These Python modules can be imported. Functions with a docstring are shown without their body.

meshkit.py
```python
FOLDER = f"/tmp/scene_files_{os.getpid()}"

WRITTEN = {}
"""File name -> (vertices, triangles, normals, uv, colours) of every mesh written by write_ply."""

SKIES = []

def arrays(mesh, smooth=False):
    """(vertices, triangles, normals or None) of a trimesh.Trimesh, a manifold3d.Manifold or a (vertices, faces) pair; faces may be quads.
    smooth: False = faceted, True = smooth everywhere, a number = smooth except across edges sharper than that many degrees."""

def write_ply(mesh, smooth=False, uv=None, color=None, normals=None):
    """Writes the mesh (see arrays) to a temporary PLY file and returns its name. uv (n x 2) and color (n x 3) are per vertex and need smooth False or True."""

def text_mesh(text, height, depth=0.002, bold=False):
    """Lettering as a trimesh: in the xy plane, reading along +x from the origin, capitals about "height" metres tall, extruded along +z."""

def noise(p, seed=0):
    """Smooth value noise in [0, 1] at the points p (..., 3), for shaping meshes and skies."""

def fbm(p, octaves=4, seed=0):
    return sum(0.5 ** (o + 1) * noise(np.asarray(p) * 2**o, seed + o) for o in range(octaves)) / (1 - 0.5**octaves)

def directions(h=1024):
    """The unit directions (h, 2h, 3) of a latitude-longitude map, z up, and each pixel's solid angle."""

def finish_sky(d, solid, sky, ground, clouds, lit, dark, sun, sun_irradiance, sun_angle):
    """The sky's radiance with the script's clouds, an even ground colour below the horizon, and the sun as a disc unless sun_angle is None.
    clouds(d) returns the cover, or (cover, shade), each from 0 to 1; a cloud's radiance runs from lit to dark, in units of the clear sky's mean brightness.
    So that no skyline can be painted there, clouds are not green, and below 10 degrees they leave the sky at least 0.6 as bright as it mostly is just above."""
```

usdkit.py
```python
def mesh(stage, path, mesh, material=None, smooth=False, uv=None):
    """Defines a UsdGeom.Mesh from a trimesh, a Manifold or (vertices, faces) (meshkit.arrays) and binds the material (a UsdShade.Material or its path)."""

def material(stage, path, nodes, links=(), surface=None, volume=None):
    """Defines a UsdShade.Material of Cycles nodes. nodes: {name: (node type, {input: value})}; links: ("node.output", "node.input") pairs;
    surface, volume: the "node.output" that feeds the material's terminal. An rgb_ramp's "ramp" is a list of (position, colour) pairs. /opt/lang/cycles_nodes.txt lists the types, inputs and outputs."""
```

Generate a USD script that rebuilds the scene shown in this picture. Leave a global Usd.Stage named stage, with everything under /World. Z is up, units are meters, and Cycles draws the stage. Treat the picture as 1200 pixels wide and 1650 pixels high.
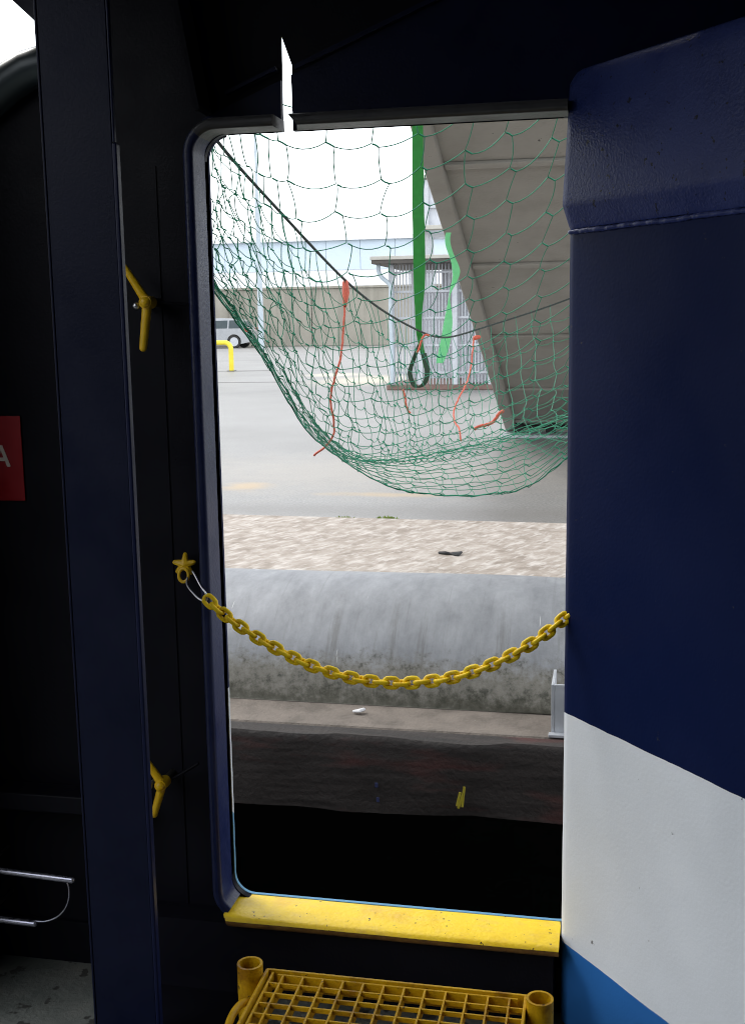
import math, random
import numpy as np, trimesh, usdkit, meshkit
from pxr import Usd, UsdGeom, UsdLux, UsdShade, Gf, Sdf, Vt
from shapely.geometry import Polygon, box as sbox
from shapely.ops import unary_union
from scipy.interpolate import RectBivariateSpline, CubicSpline
import manifold3d as m3

random.seed(7)
rng = np.random.default_rng(7)
stage = Usd.Stage.CreateInMemory()
UsdGeom.SetStageUpAxis(stage, 'Z')
UsdGeom.SetStageMetersPerUnit(stage, 1.0)
world = UsdGeom.Xform.Define(stage, '/World')
stage.SetDefaultPrim(world.GetPrim())
UsdGeom.Scope.Define(stage, '/World/Looks')
LOOKS = '/World/Looks/'

# ------------------------------------------------------------------ camera, sky, sun, exposure
EXPOSURE = 0.8
cam = UsdGeom.Camera.Define(stage, '/World/Camera')
cam.CreateHorizontalApertureAttr(36.0)
cam.CreateFocalLengthAttr(36.0 * 1850 / 1200)
cam.CreateClippingRangeAttr(Gf.Vec2f(0.05, 2000))
cam.CreateExposureAttr(EXPOSURE)
yaw, pitch, roll = np.radians([11.8, 9.4, -0.9])
fw = np.array([-np.sin(yaw)*np.cos(pitch), np.cos(yaw)*np.cos(pitch), -np.sin(pitch)])
rt = np.array([np.cos(yaw), np.sin(yaw), 0.0])
up = np.cross(rt, fw)
r2, u2 = rt*np.cos(roll)+up*np.sin(roll), -rt*np.sin(roll)+up*np.cos(roll)
M = np.eye(4); M[0, :3], M[1, :3], M[2, :3], M[3, :3] = r2, u2, -fw, (0, -2.72, 1.6)
cam.AddTransformOp().Set(Gf.Matrix4d(M.tolist()))

SUN_EL, SUN_ROT = math.radians(48), math.radians(-62)      # high and to the left, behind cloud
usdkit.material(stage, LOOKS+'sky_look', {
    'tc': ('texture_coordinate', {}),
    'mp': ('mapping', {'scale': (1.0, 1.0, 2.6)}),
    'n': ('noise_texture', {'scale': 2.2, 'detail': 5.0, 'roughness': 0.55}),
    'rp': ('rgb_ramp', {'ramp': [(0.25, (7.2, 7.6, 8.2)), (0.75, (12.0, 12.2, 12.4))]}),
    'sky': ('sky_texture', {'sky_type': 'single_scattering', 'sun_disc': False, 'sun_elevation': SUN_EL, 'sun_rotation': SUN_ROT}),
    'mx': ('mix', {'fac': 0.9}),
    'bg': ('background_shader', {'strength': 0.11})},
    [('tc.generated', 'mp.vector'), ('mp.vector', 'n.vector'), ('n.fac', 'rp.fac'), ('sky.color', 'mx.color1'), ('rp.color', 'mx.color2'), ('mx.color', 'bg.color')], surface='bg.background')
dome = UsdLux.DomeLight.Define(stage, '/World/sky')
UsdShade.MaterialBindingAPI.Apply(dome.GetPrim()).Bind(UsdShade.Material.Get(stage, LOOKS+'sky_look'))
dome.GetPrim().SetCustomDataByKey('kind', 'structure')
sun = UsdLux.DistantLight.Define(stage, '/World/sun')
sun.CreateNormalizeAttr(True)
sun.CreateIntensityAttr(0.3)
sun.CreateAngleAttr(20.0)
sun.CreateColorAttr(Gf.Vec3f(1.0, 0.96, 0.9))
sd = np.array([math.sin(SUN_ROT)*math.cos(SUN_EL), math.cos(SUN_ROT)*math.cos(SUN_EL), math.sin(SUN_EL)])
zx = np.cross([0, 0, 1.0], sd); zx /= np.linalg.norm(zx); zy = np.cross(sd, zx)
S = np.eye(4); S[0, :3], S[1, :3], S[2, :3] = zx, zy, sd
sun.AddTransformOp().Set(Gf.Matrix4d(S.tolist()))

# ------------------------------------------------------------------ helpers
USED = {}
def path_of(name, parent):
    base = (parent.GetPath().pathString if parent is not None else '/World') + '/' + name
    k = USED.get(base, 0); USED[base] = k + 1
    return base if k == 0 else '%s_%03d' % (base, k)
def tag(p, label=None, cat=None, group=None, kind=None):
    p = p.GetPrim() if hasattr(p, 'GetPrim') else p
    for k, v in (('label', label), ('category', cat), ('group', group), ('kind', kind)):
        if v: p.SetCustomDataByKey(k, v)
    return p
def thing(name, label, cat, loc=(0, 0, 0), rz=0.0, group=None):
    x = UsdGeom.Xform.Define(stage, path_of(name, None))
    x.AddTranslateOp().Set(Gf.Vec3d(*map(float, loc)))
    if rz: x.AddRotateZOp().Set(float(rz))
    return tag(x, label, cat, group)
def tm(m):
    if isinstance(m, list): m = trimesh.util.concatenate([tm(x) for x in m])
    if hasattr(m, 'to_mesh'):
        q = m.to_mesh(); m = trimesh.Trimesh(q.vert_properties[:, :3], q.tri_verts, process=False)
    return m
def obj(name, mesh, mat, parent=None, smooth=35, label=None, origin=None):
    mesh = tm(mesh)
    if origin is not None:
        mesh = mesh.copy(); mesh.apply_translation(-np.asarray(origin, float))
    pr = usdkit.mesh(stage, path_of(name, parent), mesh, MATS[mat], smooth=smooth)
    if origin is not None: pr.AddTranslateOp().Set(Gf.Vec3d(*map(float, origin)))
    if label: tag(pr, label)
    return pr.GetPrim()
def bx(x0, x1, y0, y1, z0, z1):
    m = trimesh.creation.box([x1-x0, y1-y0, z1-z0]); m.apply_translation([(x0+x1)/2, (y0+y1)/2, (z0+z1)/2]); return m
def rbx(x0, x1, y0, y1, z0, z1, r=0.004, n=6):
    """box with rounded edges"""
    r = min(r, (x1-x0)/2.05, (y1-y0)/2.05, (z1-z0)/2.05)
    s = m3.Manifold.sphere(r, n*2)
    return tm(m3.Manifold.batch_hull([s.translate((x, y, z)) for x in (x0+r, x1-r) for y in (y0+r, y1-r) for z in (z0+r, z1-r)]))
def cyl(p, q, r, n=16, r2=None):
    p, q = np.asarray(p, float), np.asarray(q, float); d = q-p; L = np.linalg.norm(d)
    m = tm(m3.Manifold.cylinder(L, r, r if r2 is None else r2, n)); m.apply_transform(trimesh.geometry.align_vectors([0, 0, 1], d/L)); m.apply_translation(p); return m
def tube(pts, r, sides=8, closed=False, cap=True):
    p = np.asarray(pts, float); n = len(p)
    t = (np.roll(p, -1, 0)-np.roll(p, 1, 0)) if closed else np.gradient(p, axis=0)
    t /= np.linalg.norm(t, axis=1, keepdims=True)+1e-12
    a0 = np.cross(t[0], [0, 0, 1.0] if abs(t[0][2]) < .9 else [1.0, 0, 0]); a0 /= np.linalg.norm(a0)
    A = [a0]
    for i in range(1, n):
        a = A[-1]-t[i]*(A[-1]@t[i]); A.append(a/(np.linalg.norm(a)+1e-12))
    A = np.array(A); B = np.cross(t, A); ang = np.arange(sides)*2*np.pi/sides
    R = np.broadcast_to(r, (n,))[:, None, None]
    v = (p[:, None]+R*(np.cos(ang)[None, :, None]*A[:, None]+np.sin(ang)[None, :, None]*B[:, None])).reshape(-1, 3)
    f = []
    for i in range(n if closed else n-1):
        for j in range(sides):
            a, b = i*sides+j, i*sides+(j+1) % sides
            c, d = ((i+1) % n)*sides+(j+1) % sides, ((i+1) % n)*sides+j
            f += [(a, b, c), (a, c, d)]
    if cap and not closed:
        v = np.vstack([v, p[0], p[-1]])
        for j in range(sides):
            f += [(n*sides, (j+1) % sides, j), (n*sides+1, (n-1)*sides+j, (n-1)*sides+(j+1) % sides)]
    return trimesh.Trimesh(v, f, process=False)
def curve(pts, n=40):
    p = np.asarray(pts, float); s = np.r_[0, np.cumsum(np.linalg.norm(np.diff(p, axis=0), axis=1))]
    return CubicSpline(s, p)(np.linspace(0, s[-1], n))
def ribbon(pts, widths, wdir, th=0.003):
    """flat webbing along a centre line; wdir = width directions per point"""
    p = np.asarray(pts, float); n = len(p); w = np.asarray(wdir, float); w = w/np.linalg.norm(w, axis=1, keepdims=True)
    t = np.gradient(p, axis=0); nn = np.cross(t, w); nn /= np.linalg.norm(nn, axis=1, keepdims=True)
    W = np.broadcast_to(widths, (n,))[:, None]/2
    v = np.stack([p-w*W-nn*th/2, p+w*W-nn*th/2, p+w*W+nn*th/2, p-w*W+nn*th/2], 1).reshape(-1, 3); f = []
    for i in range(n-1):
        for j in range(4):
            a, b, c, d = i*4+j, i*4+(j+1) % 4, (i+1)*4+(j+1) % 4, (i+1)*4+j
            f += [(a, b, c), (a, c, d)]
    f += [(0, 2, 1), (0, 3, 2), (n*4-4, n*4-3, n*4-2), (n*4-4, n*4-2, n*4-1)]
    return trimesh.Trimesh(v, f, process=False)
def extr(poly, y0, y1):
    """shapely polygon in (x, z) extruded from y0 to y1"""
    gs = getattr(poly, 'geoms', [poly]); out = []
    for g in gs:
        m = trimesh.creation.extrude_polygon(g, y1-y0, engine='earcut')
        v = m.vertices.copy(); m.vertices = np.stack([v[:, 0], y1-v[:, 2], v[:, 1]], 1); out.append(m)
    return trimesh.util.concatenate(out)
def extx(poly, x0, x1):
    """shapely polygon in (y, z) extruded from x0 to x1"""
    m = trimesh.creation.extrude_polygon(poly, x1-x0, engine='earcut')
    v = m.vertices.copy(); m.vertices = np.stack([x0+v[:, 2], v[:, 0], v[:, 1]], 1); return m
def extz(poly, z0, z1):
    m = trimesh.creation.extrude_polygon(poly, z1-z0, engine='earcut'); m.apply_translation([0, 0, z0]); return m
def hullsph(pts, n=10):
    return tm(m3.Manifold.batch_hull([m3.Manifold.sphere(r, n).translate(tuple(map(float, p))) for p, r in pts]))

# ------------------------------------------------------------------ materials
MATS = {}
def mat(name, cols, rough=0.5, scale=6.0, detail=5.0, stretch=(1, 1, 1), bump=0.0, bscale=60.0, chips=None, chip_scale=40.0, chip_at=0.68, spec=0.5, metal=0.0, coat=0.0, streak=None, srot=0.0, sr=(0.5, 0.7), rvar=0.12, translucent=None):
    """noise-mixed paint / concrete / steel. cols: list of colours along the noise; chips: colour that shows through small worn spots; streak: (colour, scale vec, amount)"""
    n = len(cols); lo, hi = 0.32, 0.68
    nd = {'g': ('geometry', {}), 'mp': ('mapping', {'scale': stretch}),
          'n': ('noise_texture', {'scale': scale, 'detail': detail, 'roughness': 0.6}),
          'rp': ('rgb_ramp', {'ramp': [(lo+(hi-lo)*i/max(n-1, 1), c) for i, c in enumerate(cols)] if n > 1 else [(0.0, cols[0]), (1.0, cols[0])]}),
          'rr': ('map_range', {'from_min': 0.3, 'from_max': 0.7, 'to_min': max(rough-rvar, 0.03), 'to_max': min(rough+rvar, 1.0)}),
          'p': ('principled_bsdf', {'metallic': metal, 'specular_ior_level': spec, 'coat_weight': coat, 'coat_roughness': 0.15})}
    ln = [('g.position', 'mp.vector'), ('mp.vector', 'n.vector'), ('n.fac', 'rp.fac'), ('n.fac', 'rr.value'), ('rr.result', 'p.roughness')]
    col = 'rp.color'
    if streak:
        nd['smp'] = ('mapping', {'scale': streak[1]}); nd['srt'] = ('vector_rotate', {'rotate_type': 'z_axis', 'angle': srot}); nd['sn'] = ('noise_texture', {'scale': 1.0, 'detail': 4.0, 'roughness': 0.65})
        nd['sr'] = ('map_range', {'from_min': sr[0], 'from_max': sr[1], 'to_min': 0.0, 'to_max': streak[2], 'clamp': True}); nd['sm'] = ('mix', {'color2': streak[0]})
        ln += [('g.position', 'srt.vector'), ('srt.vector', 'smp.vector'), ('smp.vector', 'sn.vector'), ('sn.fac', 'sr.value'), ('sr.result', 'sm.fac'), (col, 'sm.color1')]; col = 'sm.color'
    if chips:
        nd['cn'] = ('noise_texture', {'scale': chip_scale, 'detail': 3.0, 'roughness': 0.6})
        nd['cr'] = ('map_range', {'from_min': chip_at, 'from_max': chip_at+0.03, 'to_min': 0.0, 'to_max': 1.0, 'clamp': True}); nd['cm'] = ('mix', {'color2': chips})
        ln += [('g.position', 'cn.vector'), ('cn.fac', 'cr.value'), ('cr.result', 'cm.fac'), (col, 'cm.color1')]; col = 'cm.color'
    if bump:
        nd['bn'] = ('noise_texture', {'scale': bscale, 'detail': 3.0, 'roughness': 0.55}); nd['b'] = ('bump', {'strength': bump, 'distance': 0.01})
        ln += [('g.position', 'bn.vector'), ('bn.fac', 'b.height'), ('b.normal', 'p.normal')]
    ln.append((col, 'p.base_color')); out = 'p.BSDF'
    if translucent:
        nd['t'] = ('translucent_bsdf', {'color': translucent}); nd['mc'] = ('mix_closure', {'fac': 0.45}); ln += [('p.BSDF', 'mc.closure1'), ('t.BSDF', 'mc.closure2')]; out = 'mc.closure'
    MATS[name] = usdkit.material(stage, LOOKS+name, nd, ln, surface=out)
def zbands(name, bands, rough, bump=0.08, bscale=140.0, wob=0.004, tilt=(0, 0), noise_tint=0.06):
    """paint in level bands: bands = [(z_from, colour)...] upwards, the edges slightly ragged as painted by hand"""
    nd = {'g': ('geometry', {}), 'x': ('separate_xyz', {}), 'n': ('noise_texture', {'scale': 9.0, 'detail': 6.0}), 'n2': ('noise_texture', {'scale': 3.0, 'detail': 4.0}),
          'w': ('math', {'math_type': 'multiply_add', 'value2': wob*2, 'value3': -wob}), 'z': ('math', {'math_type': 'add'}),
          'p': ('principled_bsdf', {'specular_ior_level': 0.05}),
          'cn': ('noise_texture', {'scale': 26.0, 'detail': 4.0, 'roughness': 0.7}), 'cr': ('map_range', {'from_min': 0.70, 'from_max': 0.73, 'to_min': 0.0, 'to_max': 0.8, 'clamp': True}), 'cm': ('mix', {'color2': (0.06, 0.055, 0.05)}),
          'rr': ('map_range', {'from_min': 0.3, 'from_max': 0.7, 'to_min': rough-.08, 'to_max': rough+.08}),
          'bn': ('noise_texture', {'scale': bscale, 'detail': 2.0}), 'b': ('bump', {'strength': bump, 'distance': 0.004}),
          'tv': ('map_range', {'from_min': 0.3, 'from_max': 0.7, 'to_min': 1-noise_tint, 'to_max': 1+noise_tint}), 'hs': ('hsv', {})}
    ln = [('g.position', 'x.vector'), ('g.position', 'n.vector'), ('g.position', 'n2.vector'), ('n.fac', 'w.value1'), ('x.z', 'z.value1'), ('w.value', 'z.value2'), ('n2.fac', 'rr.value'), ('rr.result', 'p.roughness'),
          ('g.position', 'bn.vector'), ('bn.fac', 'b.height'), ('b.normal', 'p.normal'), ('n2.fac', 'tv.value'), ('tv.result', 'hs.value')]
    col = None
    for i, (z, c) in enumerate(bands):
        if i == 0: first = c; continue
        nd['c%d' % i] = ('math', {'math_type': 'greater_than', 'value2': z}); nd['m%d' % i] = ('mix', {'color1': first, 'color2': c})
        ln += [('z.value', 'c%d.value1' % i), ('c%d.value' % i, 'm%d.fac' % i)]
        if col: ln.append((col, 'm%d.color1' % i))
        col = 'm%d.color' % i
    ln += [(col, 'hs.color'), ('hs.color', 'cm.color1'), ('g.position', 'cn.vector'), ('cn.fac', 'cr.value'), ('cr.result', 'cm.fac'), ('cm.color', 'p.base_color')]
    MATS[name] = usdkit.material(stage, LOOKS+name, nd, ln, surface='p.BSDF')

DK = -0.13
NAVY = (0.006, 0.012, 0.052)
mat('navy_paint', [(0.003, 0.005, 0.020), (0.0045, 0.007, 0.030)], 0.36, 5, bump=0.06, bscale=120, spec=0.15, chips=(0.12, 0.12, 0.13), chip_at=0.80)
mat('frame_paint', [(0.006, 0.009, 0.036), (0.010, 0.015, 0.050)], 0.33, 7, bump=0.12, bscale=120, spec=0.3, chips=(0.12, 0.12, 0.13), chip_at=0.80)
mat('black_paint', [(0.004, 0.004, 0.007), (0.007, 0.007, 0.011)], 0.45, 5, bump=0.06, bscale=120, spec=0.10)
zbands('livery_paint', [(-9, (0.028, 0.145, 0.44)), (0.087, (0.72, 0.76, 0.81)), (0.676, NAVY)], 0.3)
zbands('lip_paint', [(-9, (0.14, 0.30, 0.46)), (0.34, (0.62, 0.66, 0.70)), (0.66, (0.02, 0.025, 0.06))], 0.45, wob=0.05)
mat('sill_yellow', [(0.74, 0.46, 0.012), (0.86, 0.60, 0.015), (0.82, 0.56, 0.012)], 0.42, 8, bump=0.15, bscale=90, chips=(0.05, 0.03, 0.012), chip_scale=60, chip_at=0.665, streak=(( .62, .42, .12), (16, 30, 30), .35))
mat('nosing_rust', [(0.10, 0.045, 0.012), (0.22, 0.11, 0.015)], 0.6, 25, bump=0.3, bscale=90)
mat('step_yellow', [(0.26, 0.12, 0.001), (0.54, 0.31, 0.001), (0.47, 0.255, 0.001)], 0.55, 14, spec=0.25, bump=0.2, bscale=120, chips=(0.05, 0.03, 0.015), chip_scale=60, chip_at=0.66)
mat('chain_yellow', [(0.82, 0.53, 0.005), (0.93, 0.68, 0.008)], 0.42, 30, spec=0.35, chips=(0.25, 0.16, 0.03), chip_scale=90, chip_at=0.70)
mat('dog_yellow', [(0.68, 0.41, 0.008), (0.76, 0.48, 0.01)], 0.4, 25)
mat('bright_steel', [(0.5, 0.5, 0.52), (0.62, 0.62, 0.64)], 0.3, 30, metal=1.0)
mat('dull_steel', [(0.012, 0.012, 0.012), (0.03, 0.027, 0.024)], 0.6, 30, metal=0.4)
mat('sign_red', [(0.22, 0.002, 0.006), (0.27, 0.003, 0.008)], 0.4, 8)
mat('sign_white', [(0.5, 0.44, 0.38), (0.55, 0.5, 0.44)], 0.5, 8)
mat('deck_paint', [(0.10, 0.115, 0.105), (0.15, 0.16, 0.145), (0.20, 0.20, 0.18)], 0.55, 7, bump=0.4, bscale=60, chips=(0.05, 0.05, 0.045), chip_scale=18, chip_at=0.60)
mat('ceiling_paint', [(0.02, 0.022, 0.03), (0.03, 0.032, 0.04)], 0.5, 5)
mat('asphalt', [(0.22, 0.215, 0.205), (0.27, 0.262, 0.25), (0.30, 0.295, 0.285)], 0.62, 0.7, detail=9, bump=0.5, bscale=45, chips=(0.15, 0.145, 0.14), chip_scale=34, chip_at=0.62, spec=0.5)
mat('apron_concrete', [(0.22, 0.18, 0.145), (0.32, 0.275, 0.235), (0.42, 0.375, 0.335)], 0.85, 11, detail=10, bump=0.12, bscale=90, streak=((0.58, 0.54, 0.505), (24, 7, 5), 0.7), srot=0.4, sr=(0.49, 0.66))
mat('ledge_concrete', [(0.10, 0.085, 0.07), (0.16, 0.135, 0.115), (0.20, 0.17, 0.145)], 0.8, 7, detail=8, bump=0.6, bscale=50, chips=(0.35, 0.33, 0.3), chip_scale=38, chip_at=0.74)
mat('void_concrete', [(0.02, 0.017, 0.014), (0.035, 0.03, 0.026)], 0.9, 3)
mat('timber', [(0.010, 0.008, 0.007), (0.024, 0.019, 0.017), (0.040, 0.033, 0.030)], 0.7, 7, detail=10, stretch=(0.35, 3, 6), bump=0.5, bscale=40, streak=((0.15, 0.035, 0.03), (1.1, 3.0, 5.0), 0.6))
mat('mark_yellow', [(0.42, 0.34, 0.02), (0.5, 0.42, 0.04)], 0.7, 40)
mat('mark_blue', [(0.02, 0.025, 0.09), (0.03, 0.04, 0.12)], 0.7, 40)
mat('litter_white', [(0.6, 0.6, 0.62), (0.7, 0.7, 0.7)], 0.7, 40)
mat('water', [(0.006, 0.008, 0.008), (0.009, 0.011, 0.01)], 0.12, 3, bump=0.4, bscale=4)
mat('gangway_grey', [(0.255, 0.24, 0.212), (0.295, 0.28, 0.25), (0.32, 0.302, 0.272)], 0.75, 4, detail=7, bump=0.3, bscale=60, chips=(0.07, 0.06, 0.055), chip_scale=16, chip_at=0.71)
mat('galvanised', [(0.42, 0.44, 0.47), (0.52, 0.54, 0.57)], 0.45, 12, metal=0.3)
mat('shed_panel', [(0.50, 0.53, 0.58), (0.60, 0.62, 0.66)], 0.6, 5)
mat('shed_roof', [(0.36, 0.35, 0.31), (0.44, 0.43, 0.39)], 0.7, 4)
mat('dark_trim', [(0.05, 0.045, 0.04), (0.08, 0.07, 0.06)], 0.6, 8)
mat('shed_base', [(0.13, 0.075, 0.06), (0.20, 0.13, 0.11)], 0.8, 8)
mat('wall_concrete', [(0.24, 0.222, 0.185), (0.30, 0.282, 0.238), (0.35, 0.328, 0.28)], 0.85, 0.6, detail=8, stretch=(1.5, 1, 0.5), streak=((0.13, 0.125, 0.10), (1.6, 1, 0.12), 0.6))
mat('warehouse_blue', [(0.56, 0.66, 0.76), (0.60, 0.70, 0.79)], 0.6, 0.5)
mat('warehouse_white', [(0.72, 0.75, 0.78), (0.8, 0.8, 0.82)], 0.6, 0.5)
mat('lamp_grey', [(0.40, 0.47, 0.52), (0.48, 0.54, 0.58)], 0.5, 5)
mat('hoop_yellow', [(0.72, 0.58, 0.03), (0.8, 0.66, 0.05)], 0.45, 5)
mat('car_silver', [(0.32, 0.335, 0.35), (0.36, 0.37, 0.385)], 0.25, 3, metal=0.5, coat=0.6)
mat('car_glass', [(0.03, 0.045, 0.05), (0.04, 0.055, 0.06)], 0.08, 3)
mat('rubber', [(0.012, 0.012, 0.012), (0.02, 0.02, 0.02)], 0.7, 30)
mat('tail_red', [(0.5, 0.05, 0.05), (0.6, 0.08, 0.08)], 0.2, 30)
mat('net_green', [(0.012, 0.21, 0.11), (0.025, 0.30, 0.17)], 0.6, 60)
mat('rope_dark', [(0.018, 0.03, 0.028), (0.035, 0.045, 0.04)], 0.7, 90)
mat('strap_green', [(0.026, 0.21, 0.036), (0.045, 0.31, 0.062)], 0.6, 30, stretch=(1, 1, 1), translucent=(0.06, 0.44, 0.09))
mat('strap_backlit', [(0.26, 0.68, 0.36), (0.34, 0.76, 0.45)], 0.6, 30, translucent=(0.30, 0.80, 0.42))  # strap green made paler, backlight put into the colour
mat('strap_dark', [(0.008, 0.03, 0.012), (0.02, 0.06, 0.025)], 0.7, 60)
mat('cord_red', [(0.55, 0.09, 0.05), (0.68, 0.15, 0.09)], 0.6, 80)
mat('grass', [(0.16, 0.22, 0.04), (0.26, 0.30, 0.07)], 0.7, 30, translucent=(0.12, 0.2, 0.04))
mat('sand', [(0.42, 0.38, 0.27), (0.52, 0.47, 0.35)], 0.9, 3, detail=8)
mat('rust_stain', [(0.36, 0.22, 0.09), (0.30, 0.24, 0.17)], 0.8, 8)
mat('rag', [(0.02, 0.022, 0.024), (0.05, 0.05, 0.05)], 0.9, 40)
mat('navy_gloss', [(0.008, 0.014, 0.022), (0.012, 0.02, 0.03)], 0.2, 5, spec=0.6)
mat('lintel_lit_navy', [(0.030, 0.030, 0.034), (0.05, 0.048, 0.048)], 0.4, 7, bump=0.1, bscale=120)  # navy frame paint greyed; light bounced off the ground is in the colour
mat('bright_bar', [(0.4, 0.4, 0.5), (0.55, 0.55, 0.62)], 0.25, 30, metal=0.9)
mat('door_top_sheen', [(0.014, 0.023, 0.10), (0.022, 0.035, 0.135)], 0.34, 5, bump=0.16, bscale=170, spec=0.18, chips=(0.003, 0.004, 0.014), chip_scale=55, chip_at=0.655)  # door navy brightened to hold the sky sheen; dark specks shade its pits
CEIL_X0, CEIL_Y0 = -1.75, -5.2
mat('rolled_edge', [(0.025, 0.036, 0.042), (0.035, 0.05, 0.056)], 0.35, 5, metal=0.2, spec=0.5)
mat('post_paint', [(0.0025, 0.004, 0.014), (0.004, 0.006, 0.020)], 0.4, 5, bump=0.06, bscale=120, spec=0.12, chips=(0.1, 0.1, 0.11), chip_at=0.80)
mat('joint_tar', [(0.10, 0.098, 0.095), (0.15, 0.145, 0.14)], 0.8, 6)

# asphalt with soft rust and sand stains; fender steel with moss along its foot
def asphalt_look():
    nd = {'g': ('geometry', {}), 'n': ('noise_texture', {'scale': 0.55, 'detail': 9.0, 'roughness': 0.62}), 'rp': ('rgb_ramp', {'ramp': [(0.3, (0.155, 0.151, 0.143)), (0.5, (0.19, 0.185, 0.177)), (0.7, (0.22, 0.216, 0.208))]}),
          'cn': ('noise_texture', {'scale': 55.0, 'detail': 3.0, 'roughness': 0.7}), 'cr': ('map_range', {'from_min': 0.35, 'from_max': 0.65, 'to_min': 0.72, 'to_max': 1.25}), 'hs': ('hsv', {}),
          'b': ('bump', {'strength': 0.5, 'distance': 0.006}), 'p': ('principled_bsdf', {'roughness': 0.5, 'specular_ior_level': 0.8}),
          'sn': ('noise_texture', {'scale': 5.0, 'detail': 5.0})}
    ln = [('g.position', 'n.vector'), ('n.fac', 'rp.fac'), ('g.position', 'cn.vector'), ('cn.fac', 'cr.value'), ('cr.result', 'hs.value'), ('rp.color', 'hs.color'), ('cn.fac', 'b.height'), ('b.normal', 'p.normal'), ('g.position', 'sn.vector')]
    col = 'hs.color'
    stains = [((-2.66, 5.45, .4), (0.22, 0.30, 1), (0.40, 0.26, 0.10), 0.75), ((-1.55, 5.12, .4), (0.60, 0.13, 1), (0.36, 0.25, 0.12), 0.7), ((-2.0, 6.3, .4), (2.4, 1.6, 1), (0.31, 0.275, 0.23), 0.45),
              ((-5.0, 21.0, .4), (1.3, 2.6, 1), (0.44, 0.39, 0.29), 1.0), ((-6.3, 23.5, .4), (0.9, 1.2, 1), (0.50, 0.45, 0.33), 0.8), ((-1.5, 4.4, .4), (4.0, 0.35, 1), (0.12, 0.11, 0.10), 0.5)]
    for i, (c, s, k, a) in enumerate(stains):
        nd['d%d' % i] = ('vector_math', {'math_type': 'subtract', 'vector2': c}); nd['e%d' % i] = ('vector_math', {'math_type': 'divide', 'vector2': s}); nd['l%d' % i] = ('vector_math', {'math_type': 'length'})
        nd['a%d' % i] = ('math', {'math_type': 'multiply_add', 'value2': 1.2, 'value3': -0.6}); nd['t%d' % i] = ('math', {'math_type': 'add'})
        nd['r%d' % i] = ('map_range', {'from_min': 0.25, 'from_max': 1.0, 'to_min': a, 'to_max': 0.0, 'clamp': True}); nd['m%d' % i] = ('mix', {'color2': k})
        ln += [('g.position', 'd%d.vector1' % i), ('d%d.vector' % i, 'e%d.vector1' % i), ('e%d.vector' % i, 'l%d.vector1' % i), ('sn.fac', 'a%d.value1' % i), ('l%d.value' % i, 't%d.value1' % i), ('a%d.value' % i, 't%d.value2' % i), ('t%d.value' % i, 'r%d.value' % i), ('r%d.result' % i, 'm%d.fac' % i), (col, 'm%d.color1' % i)]
        col = 'm%d.color' % i
    ln.append((col, 'p.base_color'))
    MATS['asphalt'] = usdkit.material(stage, LOOKS+'asphalt_stained', nd, ln, surface='p.BSDF')
asphalt_look()
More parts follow.
